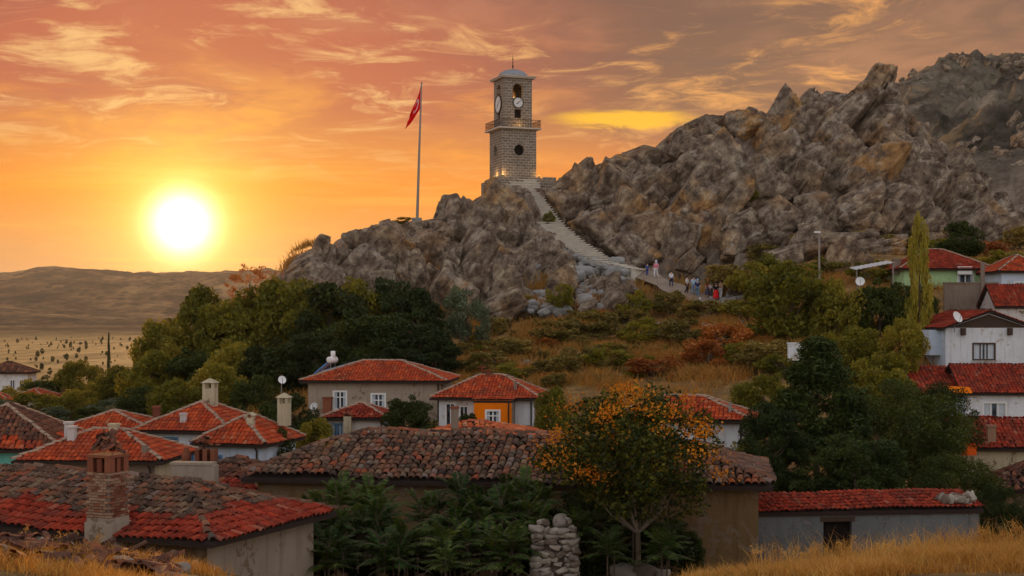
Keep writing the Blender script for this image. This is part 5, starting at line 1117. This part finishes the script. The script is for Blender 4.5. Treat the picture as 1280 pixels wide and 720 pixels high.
for (px_, tp, bs, w, D) in [(100, 448, 500, 60, 150), (130, 470, 520, 60, 130), (60, 468, 510, 70, 150), (30, 470, 510, 60, 160), (150, 455, 520, 60, 128), (90, 485, 530, 70, 118), (40, 490, 530, 76, 118), (8, 495, 530, 60, 116), (140, 495, 535, 70, 112), (110, 508, 540, 60, 104), (165, 500, 540, 60, 108), (60, 505, 535, 60, 106), (-30, 480, 530, 80, 130), (10, 510, 540, 50, 104)]:
    plant('roadside_tree', 'hazy green tree in the belt at the edge of the plain', 'tree', rt_.choice(('broad', 'olive', 'dark')), px_, tp, bs, w, D, G2)
plant('poplar_tree', 'slender dark tree rising alone above the plain tree belt', 'tree', 'cone', 136, 416, 470, 10, 300).children[0].material_slots
# young trees dotted over the plain
for i in range(270):
    D = rt_.choice((rt_.uniform(520, 760), rt_.uniform(760, 1150), rt_.uniform(1000, 1700))); px_ = rt_.uniform(-60, 330) if D < 700 else rt_.uniform(-80, 300); px_ = round(px_ / 9) * 9 + rt_.gauss(0, 2)
    g_ = ground(px_, D); o = thing('young_tree', 'tiny dark young tree planted on the golden plain', 'tree', tuple(g_), rt_.uniform(0, 6), 'young trees on the plain'); s_ = rt_.choice((rt_.uniform(.35, .8), rt_.uniform(.5, 1.5))) * (D / 800) ** .4; o.scale = (s_ * .75, s_ * .75, s_ * 1.25); link('crown', rt_.choice(PR['dark'])[0], o)
# right-hand trees
plant('pine_tree', 'large dark pine crown behind the grey shed', 'tree', 'conenear', 1022, 418, 650, 250, 60); plant('pine_tree', 'lower dark pine pressed against the long mud house end', 'tree', 'pinenear', 965, 500, 640, 110, 57)
plant('broadleaf_tree', 'wide green broadleaf tree filling the yard behind the shed', 'tree', 'darknear', 1125, 462, 640, 190, 64); plant('broadleaf_tree', 'green tree crown reaching the white red roofed house', 'tree', 'darknear', 1170, 470, 600, 110, 72); plant('pine_tree', 'dark evergreen between shed roof and wide green tree', 'tree', 'pinenear', 1070, 540, 650, 150, 54)
plant('broadleaf_tree', 'shadowy tree over the end of the shed roof', 'tree', 'darknear', 1195, 560, 680, 120, 55); plant('broadleaf_tree', 'shady tree beside the ruined outbuilding', 'tree', 'darknear', 1245, 600, 690, 80, 52)
plant('broadleaf_tree', 'full green tree below the street lamp', 'tree', 'broad', 990, 322, 450, 116, 106); plant('broadleaf_tree', 'green tree right of the white garden wall', 'tree', 'broad', 1045, 345, 450, 70, 104); plant('broadleaf_tree', 'olive green round tree in front of the dark trees', 'tree', 'broad', 1065, 405, 480, 76, 94)
plant('broadleaf_tree', 'dark bushy tree below the corrugated canopy', 'tree', 'dark', 1100, 345, 440, 78, 104); plant('broadleaf_tree', 'dark tree against the concrete retaining wall', 'tree', 'dark', 1148, 352, 440, 56, 106); plant('broadleaf_tree', 'small leafy tree below the yellow poplar', 'tree', 'broad', 1128, 395, 475, 60, 92)
plant('poplar_tree', 'tall yellowing poplar beside the green house', 'tree', 'poplar', 1149, 272, 425, 34, 100); plant('broadleaf_tree', 'dark shrubby tree behind the green house roof', 'tree', 'dark', 1200, 275, 330, 56, 128)
plant('broadleaf_tree', 'leafy green tree above the large pine', 'tree', 'broad', 1100, 440, 520, 96, 80); plant('broadleaf_tree', 'bright green tree at the pine side', 'tree', 'broad', 940, 540, 600, 60, 62); plant('broadleaf_tree', 'yellow green tree between pine and cream side house', 'tree', 'broad', 955, 462, 545, 80, 78)
# trees between the middle houses
for (px_, tp, bs, w, D, kd, lb) in [(512, 492, 550, 66, 76, 'dark', 'dark bushy tree between low annex and orange house'), (362, 490, 560, 80, 78, 'dark', 'bushy green tree left of the low annex'), (395, 525, 570, 56, 70, 'broad', 'green shrubby tree in front of the low annex'), (335, 500, 550, 50, 76, 'dark', 'dark tree beside the white annex'), (345, 530, 580, 54, 66, 'dark', 'dense shrub tree right of the white annex'), (585, 515, 550, 34, 76, 'dark', 'dark bush before the white porch bays'), (690, 485, 540, 50, 76, 'broad', 'green bush beside the orange house end wall')]:
    plant('garden_tree', lb, 'tree', kd, px_, tp, bs, w, D)
# scrub on the slope
SL = {'shrub': 'olive brown scrub bush on the dry slope', 'shrubg': 'greener scrub bush on the dry slope', 'rust': 'rust coloured dry bush on the slope'}
def scrub(px_, D, w, hh, kd):
    g_ = ground(px_, D); o = thing('scrub_bush', SL[kd], 'shrub', (g_.x, g_.y, g_.z - .12), rt_.uniform(0, 6), 'scrub on the slope'); cm, tm_ = rt_.choice(PR[kd]); o.scale = (w * D / F / 2, w * D / F / 2, hh * D / F / 2); link('crown', cm, o); link('stems', tm_, o)
for i in range(120):
    px_ = rt_.uniform(560, 960); D = rt_.uniform(96, 124); kd = 'rust' if (px_ > 840 and D < 110 and rt_.random() < .45) or rt_.random() < .12 else rt_.choice(('shrub', 'shrub', 'shrubg'))
    w = rt_.uniform(12, 34); scrub(px_, D, w, w * rt_.uniform(.5, .9), kd)
for (px_, D, w, h_, kd) in [(700, 126, 34, 44, 'shrubg'), (790, 125, 44, 42, 'shrubg'), (838, 126, 42, 36, 'shrub'), (684, 149, 18, 22, 'shrubg'), (880, 122, 60, 30, 'shrub'), (930, 118, 60, 34, 'shrubg'), (910, 131, 60, 44, 'shrub'), (940, 127, 60, 56, 'shrubg'), (960, 120, 60, 50, 'shrubg'), (700, 114, 60, 34, 'shrub'), (745, 116, 70, 40, 'shrub'), (800, 112, 60, 40, 'shrubg'), (850, 110, 60, 40, 'shrub'), (910, 104, 66, 44, 'rust'), (880, 100, 60, 40, 'rust'), (930, 98, 50, 36, 'shrubg'), (640, 110, 60, 30, 'shrub'), (610, 104, 70, 34, 'shrub'), (760, 102, 60, 32, 'shrubg'), (700, 100, 60, 30, 'shrub'), (820, 98, 70, 30, 'rust'), (650, 100, 60, 26, 'shrubg'), (960, 95, 70, 44, 'shrub'), (985, 92, 70, 40, 'shrubg'),
                           (760, 163, 16, 12, 'shrub'), (765, 158, 22, 10, 'shrub'), (905, 155, 44, 26, 'shrubg'), (925, 150, 40, 30, 'shrubg'), (1010, 140, 44, 24, 'shrub'), (960, 138, 50, 26, 'shrub'), (1080, 139, 40, 20, 'shrub'), (1120, 136, 44, 26, 'shrub'), (1180, 134, 60, 30, 'shrubg'), (1240, 133, 50, 24, 'rust'), (1040, 128, 50, 30, 'shrubg'), (1090, 122, 56, 34, 'shrubg'), (505, 142, 24, 14, 'shrub'), (560, 131, 30, 22, 'shrub'), (1280, 138, 60, 34, 'shrub'), (730, 150, 14, 16, 'shrub'), (655, 129, 26, 14, 'shrub'), (1250, 122, 60, 34, 'shrubg'), (975, 128, 56, 50, 'shrubg')]:
    scrub(px_, D, w, h_, kd)

# the tree with golden pods in front of the long house
r = np.random.default_rng(12); rn = random.Random(4); gt = thing('golden_rain_tree', 'slender tree with dark leaves and golden orange clusters before the mud house', 'tree', tuple(P(797, 722, 38.2)))
kk = 38.2 / F; cz = (722 - 572) * kk
C = cloud(r, 150, 95, (112 * kk, 100 * kk, 82 * kk), .42, flat=.75, hollow=.25); C[:, 0] *= 1 - .18 * np.clip(C[:, 2], -1, 1) * 0; C += np.array([-8 * kk, 0, cz])
V, Fc = leaves_np(C, .075, r, 2.0); link('crown', mesh_np('crown', V, Fc, [LEAFD, LEAF], midx=(r.random(len(Fc)) < .45).astype(int)), gt)
ctr = []
for i in range(52):
    a = r.uniform(0, 6.283); e = r.uniform(-.35, 1.0); ce = math.sqrt(max(0, 1 - min(1, e * e))); v = np.array([math.cos(a) * ce * 112 * kk, math.sin(a) * ce * 100 * kk, e * 82 * kk]) * r.uniform(.86, 1.06)
    q = r.normal(size=(70, 3)) * np.array([.19, .19, .13]); ctr.append(q + v + np.array([-8 * kk, 0, cz + .08]))
V, Fc = leaves_np(np.concatenate(ctr), .06, r, 1.3); link('pod_clusters', mesh_np('pod_clusters', V, Fc, [YEL]), gt, kind='stuff')
mb = MB(); T0 = Vector((0, 0, 58 * kk)); mb.tube([(0, 0, -.3), (.02, 0, .5), tuple(T0)], [.095, .075, .07], 10)
for k in range(9):
    a = k / 9 * 6.283 + rn.gauss(0, .25); ln = rn.uniform(.9, 1.5); e = T0 + Vector((math.cos(a) * ln, math.sin(a) * ln * .8, rn.uniform(1.2, 2.2))); m_ = T0.lerp(e, .45) + Vector((math.cos(a) * .12, math.sin(a) * .12, -.12)); mb.tube([T0 - Vector((0, 0, .05)), m_, e], [.042, .03, .01], 7)
    for j in range(2): e2 = m_ + Vector((rn.gauss(0, .5), rn.gauss(0, .5), rn.uniform(.5, 1.1))); mb.tube([m_, m_.lerp(e2, .5) + Vector((rn.gauss(0, .05), 0, 0)), e2], [.03, .02, .008], 5)
mb.build('trunk', m_plain('grey_bark', srgb(136, 122, 102), .9, .5, 6, bump=.6), gt, True)

# tree-of-heaven suckers with feathered fronds
def frond_plant(seed, nf=16):
    r = np.random.default_rng(seed); Vs, Fs = [], []; mb = MB()
    for k in range(nf):
        a = k / nf * 6.283 * 2.4 + r.normal() * .3; el = r.uniform(.25, 1.35); L = r.uniform(.75, 1.15); d0 = np.array([math.cos(a) * math.cos(el), math.sin(a) * math.cos(el), math.sin(el)])
        base_ = np.array([0, 0, r.uniform(.0, .55)]); n = 13; pts_ = []
        for i in range(n + 1): t = i / n; pts_.append(base_ + d0 * L * t + np.array([0, 0, -.42 * L * t * t]))
        mb.tube([tuple(p_) for p_ in pts_[::4]] + [tuple(pts_[-1])], .007, 4)
        for i in range(2, n + 1):
            tg = pts_[i] - pts_[i - 1]; tg /= np.linalg.norm(tg); sd_ = np.cross(tg, [0, 0, 1.0]); sd_ /= np.linalg.norm(sd_) + 1e-6; upv = np.cross(sd_, tg); ll = .20 * math.sin(math.pi * min(.95, .18 + i / n * .8)) * r.uniform(.8, 1.15)
            for s in (-1, 1):
                dl = sd_ * s * .9 + tg * .45 - upv * r.uniform(.1, .45); dl /= np.linalg.norm(dl); wv = np.cross(dl, upv); wv /= np.linalg.norm(wv) + 1e-6; b0 = len(Vs)
                p0 = pts_[i]; Vs += [p0, p0 + dl * ll * .45 + wv * ll * .17, p0 + dl * ll - upv * ll * .12, p0 + dl * ll * .45 - wv * ll * .17]; Fs.append((b0, b0 + 1, b0 + 2, b0 + 3))
    mb.tube([(0, 0, -.9), (0, 0, .6)], [.03, .018], 6)
    return mesh_np('fronds', np.array(Vs), np.array(Fs), [FERN]), mb.mesh('stems', BARK)
FP = [frond_plant(900 + i, 17 + i) for i in range(4)]; rf = random.Random(3)
for i in range(86):
    px_ = rf.uniform(372, 690); py_ = rf.uniform(640, 722) - max(0, (px_ - 560) * .25) * rf.random(); 
    if px_ < 420 and py_ < 660: continue
    if i > 74: px_, py_ = rf.uniform(690, 860), rf.uniform(640, 716)
    D = 40.4 - (py_ - 620) / 100 * 3.4 + rf.uniform(-.3, .3)
    if abs(px_ - 693) < 42 and D < 38: continue
    q = P(px_, py_, D); o = thing('feathery_bush', 'deep green feathery fronded bush crowding against the long mud house', 'bush', tuple(q), rf.uniform(0, 6.28), 'feathery bushes before the mud house'); s_ = rf.uniform(.75, 1.25); o.scale = (s_, s_, s_); f_ = rf.choice(FP); link('fronds', f_[0], o); link('stems', f_[1], o)
for (px_, tp, bs, w, D) in [(400, 640, 730, 90, 39.6), (470, 655, 730, 110, 39.9), (560, 650, 730, 120, 40), (650, 620, 730, 110, 40), (735, 640, 730, 110, 39.4), (820, 645, 722, 100, 39.8), (730, 606, 700, 90, 40.2), (860, 660, 722, 40, 39.7)]:
    plant('dark_bush', 'shadowy dense bush filling the yard before the mud house', 'bush', 'dark', px_, tp, bs, w, D, 'dense bushes before the mud house')

# ------------------------------------------------------------------ grass
def grass(name, label, n, sample, hgt, wid, mat, seed, lean=.35):
    r = np.random.default_rng(seed); px_, D, hf = sample(r, n); X_ = (px_ - 640) * D / F; Z_ = gzs(X_, D); B = np.stack([X_, D, Z_ - .03], -1)
    h = (hf * hgt * r.uniform(.45, 1.3, n))[:, None]; a = r.uniform(0, 6.283, n); sd_ = np.stack([np.cos(a), np.sin(a), np.zeros(n)], -1) * wid; ln = np.stack([r.normal(size=n) * lean, r.normal(size=n) * lean, np.ones(n)], -1) * h
    mid_ = B + ln * .55; bend = np.stack([r.normal(size=n) * .3, r.normal(size=n) * .3, -np.abs(r.normal(size=n)) * .12], -1) * h
    V = np.stack([B - sd_, B + sd_, mid_ - sd_ * .75, mid_ + sd_ * .75, B + ln + bend], 1).reshape(-1, 3); Fc = (np.arange(n)[:, None, None] * 5 + np.array([(0, 1, 3), (0, 3, 2), (2, 3, 4)])[None]).reshape(-1, 3)
    return link(name, mesh_np(name, V, Fc, [mat]), None, kind='stuff', label=label, category='grass')
def tufts(r, n, lo, hi, d0, d1, per=22, sp=.22):
    m = n // per + 1; cx, cd = r.uniform(lo, hi, 3 * m), d0 + (d1 - d0) * r.uniform(0, 1, 3 * m) ** .8; w = vnoise(np.stack([cx * cd / F * .55, cd * .55, cd * 0], -1), 77) + .25 * r.random(3 * m); sel = np.argsort(-w)[:m]; cx, cd = cx[sel], cd[sel]; hh_ = r.uniform(.45, 1.5, m); k = (r.uniform(0, 1, n) ** 1.3 * m).astype(int); D = cd[k] + r.normal(size=n) * sp; return cx[k] + r.normal(size=n) * sp * F / D, D, hh_[k]
grass('dry_grass', 'golden dry grass covering the bank in front of the shed', 100000, lambda r, n: tufts(r, n, 860, 1440, 21, 41, 26, .17), .24, .007, GRASS, 1)
grass('tall_dry_weeds', 'tall pale dry weeds standing before the grey shed wall', 5200, lambda r, n: tufts(r, n, 900, 1360, 29, 37.5, 9, .10), .62, .007, GRASS, 2, .2)
grass('rubble_grass', 'dry golden grass growing on rubble below left cottage', 26000, lambda r, n: tufts(r, n, -80, 260, 19, 31.5, 40, .22), .20, .007, GRASS, 3)
grass('green_weeds', 'low green weeds mixed into the dry grass bank', 14000, lambda r, n: tufts(r, n, 870, 1420, 23, 38, 60, .2), .16, .012, SHRUB, 9, .6)
def weed(seed):
    r = np.random.default_rng(seed); rn_ = random.Random(seed); mb = MB(); heads = []
    for k in range(6):
        a = rn_.uniform(0, 6.28); h = rn_.uniform(.55, 1.05); e = Vector((math.cos(a) * h * .22, math.sin(a) * h * .22, h)); m_ = e * .5 + Vector((-e.x * .15, -e.y * .15, .04)); mb.tube([(0, 0, -.1), tuple(m_), tuple(e)], [.006, .005, .003], 4, False)
        heads.append(np.array(e) + r.normal(size=(16, 3)) * np.array([.03, .03, .05]))
        for j in range(3):
            t = rn_.uniform(.45, .9); b_ = m_.lerp(e, t); e2 = b_ + Vector((rn_.gauss(0, .1), rn_.gauss(0, .1), rn_.uniform(.06, .16))); mb.tube([tuple(b_), tuple(e2)], .003, 4, False); heads.append(np.array(e2) + r.normal(size=(9, 3)) * .025)
    V, Fc = leaves_np(np.concatenate(heads), .022, r, 1.8); return mb.mesh('stalks', GRASS), mesh_np('seed_heads', V, Fc, [GRASS])
WD = [weed(40 + i) for i in range(4)]
for i in range(60):
    px_, D = (rf.uniform(930, 1300), rf.uniform(31, 38)) if i < 48 else (rf.uniform(20, 230), rf.uniform(27, 31)); g_ = ground(px_, D); o = thing('dry_weed', 'tall pale dry weed with branching seed heads in the golden grass', 'weed', tuple(g_), rf.uniform(0, 6.28), 'dry weeds in the foreground grass'); s_ = rf.uniform(.3, .8) if i < 48 else rf.uniform(.22, .4); o.scale = (s_, s_, s_); w_ = rf.choice(WD); link('stalks', w_[0], o); link('seed_heads', w_[1], o, kind='stuff')
def slope_s(r, n):
    a = tufts(r, n // 2, 540, 1010, 94, 126, 26, .5); b = tufts(r, n - n // 2, 150, 1290, 88, 136, 26, .6); return tuple(np.concatenate([u, v]) for u, v in zip(a, b))
grass('slope_grass', 'tawny and rust dry grass over the slope below the rocks', 150000, slope_s, .62, .028, GRASSM, 4)
# stray tiles and stones lying on the rubble bank at lower left
tm2 = mesh_np('tile', *tile_template(.2, .4, .07), [BROWN])
heap = thing('rubble_heap', 'heap of fallen brown roof tiles in dry grass below left cottage', 'rubble heap', tuple(ground(60, 29.5)))
for i in range(260):
    px_, D = rt_.uniform(-20, 215), rt_.uniform(22, 31.5); g_ = ground(px_, D) - heap.location; o = link('fallen_tile', tm2, heap); o.location = (g_.x, g_.y, g_.z + .03 + rt_.random() * .1); o.rotation_euler = (rt_.gauss(-.1, .35), rt_.gauss(0, .35), rt_.uniform(0, 6.28)); 
for i in range(40):
    px_, D = rt_.uniform(-20, 240), rt_.uniform(22, 31.8); g_ = ground(px_, D) - heap.location; o = link('fallen_stone', rt_.choice(RS), heap); s_ = rt_.uniform(.05, .16); o.location = (g_.x, g_.y, g_.z + .03); o.scale = (s_ * 1.3, s_, s_ * .8); o.rotation_euler = (rt_.random(), rt_.random(), rt_.random() * 6)

# ------------------------------------------------------------------ visitors at the foot of the stair
def skinned(name, verts, edges, radii, sub=1):
    me = bpy.data.meshes.new(name); me.from_pydata(verts, edges, []); o = bpy.data.objects.new(name, me); COL.objects.link(o)
    m_ = o.modifiers.new('skin', 'SKIN'); m_.use_smooth_shade = True
    for v, q in zip(me.skin_vertices[0].data, radii): v.radius = q if isinstance(q, tuple) else (q, q)
    me.skin_vertices[0].data[0].use_root = True
    s = o.modifiers.new('sub', 'SUBSURF'); s.levels = sub; s.render_levels = sub
    dg = bpy.context.evaluated_depsgraph_get(); res = bpy.data.meshes.new_from_object(o.evaluated_get(dg)); res.name = name; bpy.data.objects.remove(o); return res
def figure(stride, arm):
    """meshes of one pose: body (one surface), shirt, trousers, skirt, hair"""
    s = stride
    J = [(0, 0, .95), (0, 0, 1.12), (0, .0, 1.34), (0, -.01, 1.47), (0, -.02, 1.56), (0, -.03, 1.66),
         (-.10, 0, .90), (-.11, -.12 * s, .50), (-.11, -.05 * s + .0, .08), (-.12, -.16 - .05 * s, .03), (.10, 0, .90), (.11, .10 * s - .04 * s, .50), (.11, .26 * s, .09), (.12, .26 * s - .15, .03),
         (-.19, 0, 1.40), (-.25, .06 * arm, 1.12), (-.25, -.10 * arm - .03, .88), (-.25, -.14 * arm - .05, .79), (.19, 0, 1.40), (.25, -.05 * arm, 1.12), (.25, -.20 * arm - .03, .90), (.25, -.26 * arm - .05, .82)]
    E = [(0, 1), (1, 2), (2, 3), (3, 4), (4, 5), (0, 6), (6, 7), (7, 8), (8, 9), (0, 10), (10, 11), (11, 12), (12, 13), (2, 14), (14, 15), (15, 16), (16, 17), (2, 18), (18, 19), (19, 20), (20, 21)]
    R = [(.13, .10), (.12, .09), (.15, .10), .055, (.075, .09), (.07, .085), .085, .06, .042, .035, .085, .06, .042, .035, .055, .042, .033, .03, .055, .042, .033, .03]
    body = skinned('body', J, E, R)
    si = [0, 1, 2, 14, 15, 18, 19]; mp = {a: b for b, a in enumerate(si)}
    shirt = skinned('shirt', [J[i] if i != 0 else (0, 0, .88) for i in si], [(mp[a], mp[b]) for a, b in ((0, 1), (1, 2), (2, 14), (14, 15), (2, 18), (18, 19))], [(.16, .13), (.15, .115), (.175, .125), .075, .06, .075, .06])
    ti = [0, 6, 7, 8, 10, 11, 12]; mp = {a: b for b, a in enumerate(ti)}
    trou = skinned('trousers', [J[i] for i in ti], [(mp[a], mp[b]) for a, b in ((0, 6), (6, 7), (7, 8), (0, 10), (10, 11), (11, 12))], [(.155, .125), .105, .08, .06, .105, .08, .06])
    mb = MB(); mb.lathe([(.15, 1.02), (.19, .85), (.25, .55), (.31, .28), (.30, .27)], 16); skirt = mb.mesh('skirt', BLK, True)
    mb = MB(); mb.lathe([(.085, 1.60), (.105, 1.66), (.10, 1.73), (.06, 1.775), (.01, 1.785)], 14, Matrix.Translation((0, .025, 0))); hair = mb.mesh('hair', BLK, True)
    mb = MB(); mb.lathe([(.11, 1.40), (.115, 1.55), (.115, 1.66), (.105, 1.74), (.06, 1.785), (.01, 1.795)], 14, Matrix.Translation((0, .03, 0))); scarf = mb.mesh('headscarf', BLK, True)
    return dict(body=body, shirt=shirt, trousers=trou, skirt=skirt, hair=hair, headscarf=scarf)
SKIN = m_plain('skin', srgb(206, 160, 132), .6, .1); POSES = [figure(.2, .2), figure(1.2, 1.0), figure(-.8, .6)]; CL = {}
def cloth(c):
    if c not in CL: CL[c] = m_plain('cloth_%02x%02x%02x' % c, srgb(*c), .85, .15)
    return CL[c]
HAIRM = m_plain('dark_hair', srgb(44, 32, 26), .7, .2)
def person(label, px_, py_, D, yaw, pose, top, low, skirt=False, head=None, s=1.0):
    q = P(px_, py_, D); q.z = gz(q.x, q.y) + .16; t = thing('person', label, 'person', tuple(q), rad(yaw)); t.scale = (s, s, s); F_ = POSES[pose]
    parts = [('body', SKIN), ('shirt', cloth(top)), ('skirt' if skirt else 'trousers', cloth(low)), ('headscarf', cloth(head)) if head else ('hair', HAIRM)]
    for nm, mt_ in parts:
        me = F_[nm].copy(); me.materials.clear(); me.materials.append(mt_); link(nm, me, t)
person('small child in blue standing at the stair foot', 809, 348, 136.4, 20, 0, (60, 90, 150), (40, 66, 130), s=.72)
person('person in pink top and white trousers stepping off the stair', 820, 352, 136, -30, 1, (226, 130, 150), (220, 220, 222), head=(190, 205, 225))
person('person in white shirt and navy trousers on the path', 839, 357, 134, 30, 2, (236, 236, 236), (44, 54, 84), s=.9)
person('person in white vest and black trousers walking along the path', 859, 367, 132.5, 60, 1, (226, 222, 216), (34, 30, 34), s=.95)
person('person in pale blue shirt and jeans beside the rocks', 867, 369, 132.2, 10, 0, (180, 206, 226), (120, 156, 190))
person('person in navy jacket and light jeans', 872, 371, 131.6, -15, 2, (30, 52, 96), (96, 134, 160), head=(150, 180, 210), s=.95)
person('person in crimson top and headscarf with grey skirt', 885, 372, 131.2, 25, 0, (206, 26, 58), (70, 72, 100), True, (214, 40, 76), s=1.0)
person('person in white top carrying on behind the red skirt', 889, 374, 130.6, 40, 1, (230, 226, 226), (60, 60, 80))
person('person in black top and long red skirt', 895, 378, 129.6, 5, 0, (28, 24, 28), (226, 30, 34), True, (30, 24, 26))
person('person in beige shirt and white trousers at the group edge', 901, 376, 130, -40, 2, (196, 158, 128), (214, 220, 222))
person('small child in pale blue below the rocks', 875, 393, 126.2, 0, 0, (150, 180, 196), (120, 150, 170), head=(210, 214, 214), s=.72)

# ------------------------------------------------------------------ evening haze over plain and village
zmin = float(Z.min())
mb = MB(); mb.box(-6200, 6200, -80, 7600, zmin - 1.0, float(Z.max()) + 4)
mh = bpy.data.materials.new('haze_air'); mh.use_nodes = True; nt = mh.node_tree; nt.nodes.clear()
pv = nt.nodes.new('ShaderNodeVolumePrincipled'); pv.inputs['Color'].default_value = (.93, .9, .86, 1); pv.inputs['Density'].default_value = .000045; pv.inputs['Anisotropy'].default_value = .4
nt.links.new(pv.outputs[0], nt.nodes.new('ShaderNodeOutputMaterial').inputs['Volume'])
hz = mb.build('haze', mh, None, kind='stuff', label='thin warm evening haze over plain and village', category='haze')
